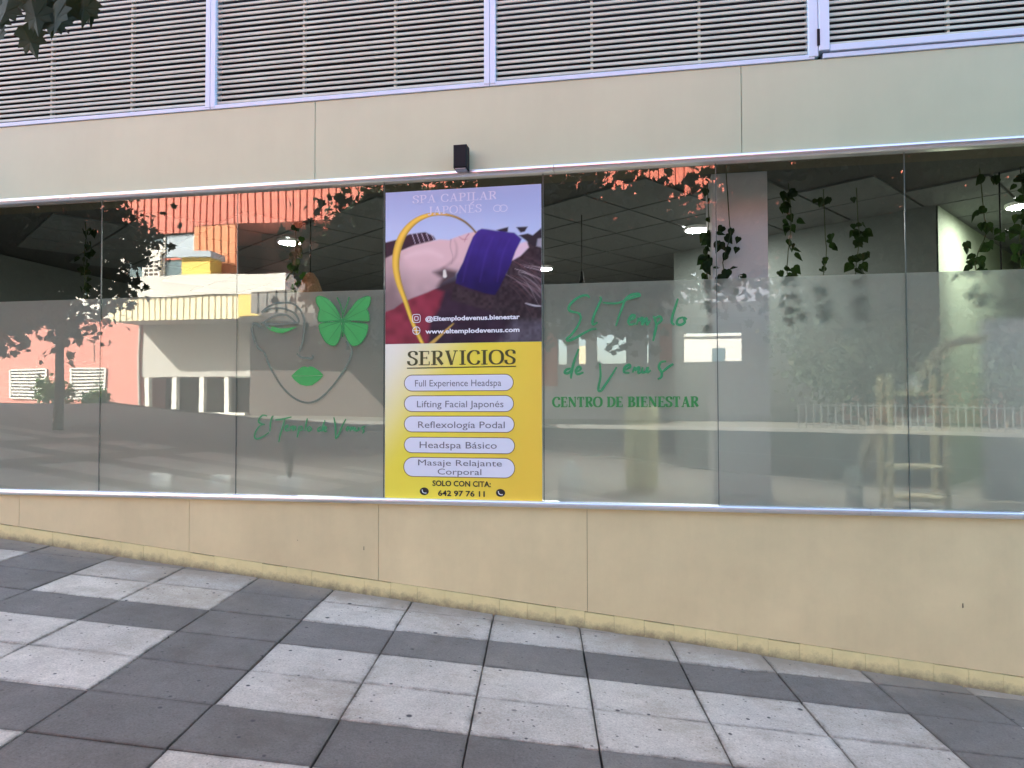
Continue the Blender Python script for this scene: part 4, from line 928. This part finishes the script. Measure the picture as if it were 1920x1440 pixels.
# ------------------------------------------------------------------ vinyl drawings and script, inside face of the glass
mat('vinyl_line', (.13, .17, .125), .6, var=0); mat('vinyl_green', (.035, .36, .075), .5, var=.15, vscale=9); mat('vinyl_script', (.035, .27, .10), .55, var=0); mat('vinyl_vein', (.02, .22, .05), .6, var=0); mat('vinyl_pale', (.22, .42, .27), .6, var=0)
VY = -.0022
def z4(p): return wall_xz(440+p[0]/4.8, 540+p[1]/4.8, VY)
def z8(p): return wall_xz(1010+p[0]/4.364, 540+p[1]/4.364, VY)
dec = empty('face_decal', (-2.4, VY, 1.75), 'line drawing of a face with green lips and green butterfly on the glass', 'window decal')
ml = MB(); eps = 0
for ln in ([(205,318),(170,318),(155,350),(160,410),(185,490),(215,545),(245,562),(270,590),(300,670),(350,770),(420,880),(500,965),(580,1015),(660,1033),(740,1012),(820,950),(900,860),(980,750),(1030,660),(1055,575),(1040,530),(1005,480)],
           [(200,316),(222,345),(245,358)], [(245,215),(300,170),(380,140),(470,132),(540,150),(590,200),(620,270),(628,350),(615,460),(585,575)],
           [(560,588),(600,626),(640,628),(668,634),(692,640),(706,620),(690,606)],
           [(240,218),(330,186),(430,185),(520,215),(560,255),(576,300),(560,318),(530,290),(480,250),(420,240),(350,255),(290,290),(240,322)],
           [(255,312),(330,328),(440,326),(510,318),(548,315)], [(262,318),(300,345),(330,362)]):
    eps += .00012; ml.ribbon([z4(p) for p in smooth_pts(ln, 5)], .0145, VY-eps)
ml.build('face_line', 'vinyl_line', dec)
MB().poly([(z4(p)[0], VY-.0003, z4(p)[1]) for p in [(285,352),(340,346),(400,362),(470,362),(568,346),(500,382),(430,408),(370,400),(325,384)]], True).build('eyelash', 'vinyl_green', dec)
lip = MB()
lip.poly([(z4(p)[0], VY-.0003, z4(p)[1]) for p in [(510,790),(560,742),(605,710),(635,705),(655,715),(680,705),(710,712),(760,745),(800,785),(655,790)]])
lip.poly([(z4(p)[0], VY-.0003, z4(p)[1]) for p in [(510,792),(655,793),(800,788),(760,830),(700,875),(645,882),(590,870),(540,830)]], True)
lip.build('lips', 'vinyl_green', dec)
W4 = [[(735,85),(765,72),(830,95),(890,150),(930,215),(950,270),(958,292),(880,297),(760,302),(755,230),(765,190),(735,130)], [(1225,85),(1190,75),(1110,110),(1050,180),(1000,250),(985,287),(1080,292),(1180,297),(1212,290),(1205,220),(1190,190),(1215,150)],
      [(955,302),(880,307),(770,322),(762,370),(790,440),(830,495),(890,520),(930,490),(950,430),(962,380)], [(985,302),(1080,312),(1190,327),(1195,380),(1175,440),(1130,500),(1070,520),(1030,490),(1000,430),(983,390)]]
for q in W4:
    pts = smooth_pts(q+[q[0]], 4)[:-1]; c0 = sum(np.array(p) for p in q)/len(q); mb = MB()
    P3 = [(z4(p)[0], VY-.0003, z4(p)[1]) for p in pts]; cc = z4(c0); n = len(P3)
    mb.add(P3+[(cc[0], VY-.0003, cc[1])], [(i, (i+1) % n, n) for i in range(n)]); w = mb.build('butterfly_wing', 'vinyl_green', dec)
    root = (968, 300); rim = MB()
    rim.ribbon([z4(p) for p in pts+[pts[0]]], .007, VY-.0006)
    for k in (1, 3, 5, 8, 10):
        if k < len(q): rim.ribbon([z4(root), z4((np.array(root)+np.array(q[k]))/2+np.array((6, -6))), z4(q[k])], [.006, .005, .002], VY-.0007-k*.00003)
    rim.build('wing_vein', 'vinyl_vein', w)
bd = MB()
for ln in ([(972,236),(952,150),(922,84)], [(978,236),(1010,150),(1032,80)], [(972,235),(974,330),(972,440)]): eps += .0001; bd.ribbon([z4(p) for p in smooth_pts(ln, 4)], .010, VY-eps)
bd.build('butterfly_body', 'vinyl_vein', dec)
def script(name, lines, fz, w, label, m, loc):
    t = empty(name, loc, label, 'window lettering'); e = 0
    for word in lines:
        mb = MB()
        for ln in word:
            e += .00006; pts = smooth_pts(ln, 5); n = len(pts)
            mb.ribbon([fz(p) for p in pts], [w*(.75+.45*math.sin(math.pi*k/(n-1))) for k in range(n)], VY-.0002-e)
        mb.build('lettering', m, t)
    return t
script('script_lettering', [
  [[(292,1152),(255,1145),(225,1170),(215,1205),(245,1224),(272,1228)],[(262,1226),(228,1240),(190,1290),(180,1340),(200,1358),(250,1340),(310,1300)],[(350,1150),(332,1170),(322,1230),(318,1290)]],
  [[(366,1187),(430,1180),(512,1160)],[(452,1178),(432,1250),(408,1330),(398,1390)],[(452,1264),(480,1250),(472,1236),(454,1258),(466,1286),(490,1278)],[(496,1286),(506,1244),(510,1262),(526,1242),(526,1284),(544,1244),(550,1284)],[(578,1244),(572,1300),(562,1346)],[(576,1252),(604,1246),(604,1276),(572,1284)],[(655,1172),(642,1230),(632,1286)],[(676,1246),(654,1268),(668,1288),(692,1268),(676,1246)]],
  [[(778,1248),(748,1268),(756,1290),(784,1276)],[(812,1190),(796,1240),(786,1292)],[(800,1278),(826,1262),(814,1248),(802,1270),(812,1292),(834,1286)]],
  [[(893,1163),(908,1250),(908,1358)],[(908,1358),(930,1330),(965,1250),(1002,1178)],[(1004,1278),(1030,1264),(1018,1250),(1004,1274),(1020,1290)],[(1040,1290),(1050,1252),(1056,1270),(1074,1252),(1074,1288)],[(1090,1254),(1088,1284),(1112,1280),(1118,1254),(1120,1286)],[(1176,1246),(1146,1258),(1164,1284),(1150,1310)]]],
  z4, .0112, 'small green handwritten name under the face drawing', 'vinyl_script', (-2.4, VY, 1.25))
script('script_lettering', [
  [[(416,82),(396,60),(340,70),(280,110),(245,160),(260,190),(310,200),(345,212)],[(318,202),(345,240),(320,310),(270,380),(232,415),(242,432),(290,415),(360,375),(430,340),(474,334)],[(500,70),(510,95),(490,140),(455,220),(440,280),(450,300),(482,280)]],
  [[(526,120),(640,125),(720,95),(790,72),(826,62),(812,48),(762,54),(720,82),(700,112),(680,170),(650,250),(632,312)],[(732,268),(774,252),(786,228),(762,224),(735,268),(748,300),(792,288)],[(800,302),(818,246),(820,268),(850,242),(846,300),(882,244),(886,302),(914,262)],[(940,228),(962,300),(950,370),(936,434)],[(950,252),(990,232),(1004,264),(962,302)],[(1140,86),(1120,150),(1095,230),(1090,282),(1112,302)],[(1182,238),(1142,254),(1130,290),(1160,302),(1196,280),(1186,242),(1214,256)]],
  [[(262,658),(226,668),(214,694),(244,696),(278,658)],[(328,498),(290,600),(270,690),(264,742)],[(308,690),(346,662),(326,644),(304,680),(320,706),(368,690)]],
  [[(500,618),(506,720),(488,828),(510,840),(540,800),(600,710),(638,646)],[(700,672),(746,650),(740,628),(704,650),(700,690),(744,694)],[(768,692),(786,648),(790,670),(822,648),(814,696),(838,688)],[(852,648),(846,690),(880,682),(892,648),(890,692),(918,672)],[(1044,600),(1000,608),(984,650),(1006,690),(1002,730),(974,746)],[(1006,692),(1068,642),(1102,622)]]],
  z8, .0155, 'large green handwritten name on the glass right of the poster', 'vinyl_script', (-.2, VY, 2.0))
cap = empty('capital_lettering', (0, VY, 1.62), 'green serif capitals under the large handwritten name', 'window lettering')
a, zc = wall_xz(1036, 764, VY); b, _ = wall_xz(1310, 764, VY); _, zt = wall_xz(1170, 744, VY)
mat('vinyl_caps', (.03, .25, .06), .55, var=0)
serif_text('CENTRO DE BIENESTAR', a, b, wall_xz(1170, 763, VY)[1], zt-wall_xz(1170, 763, VY)[1], 'vinyl_caps', VY-.0004, cap, .22, .09)
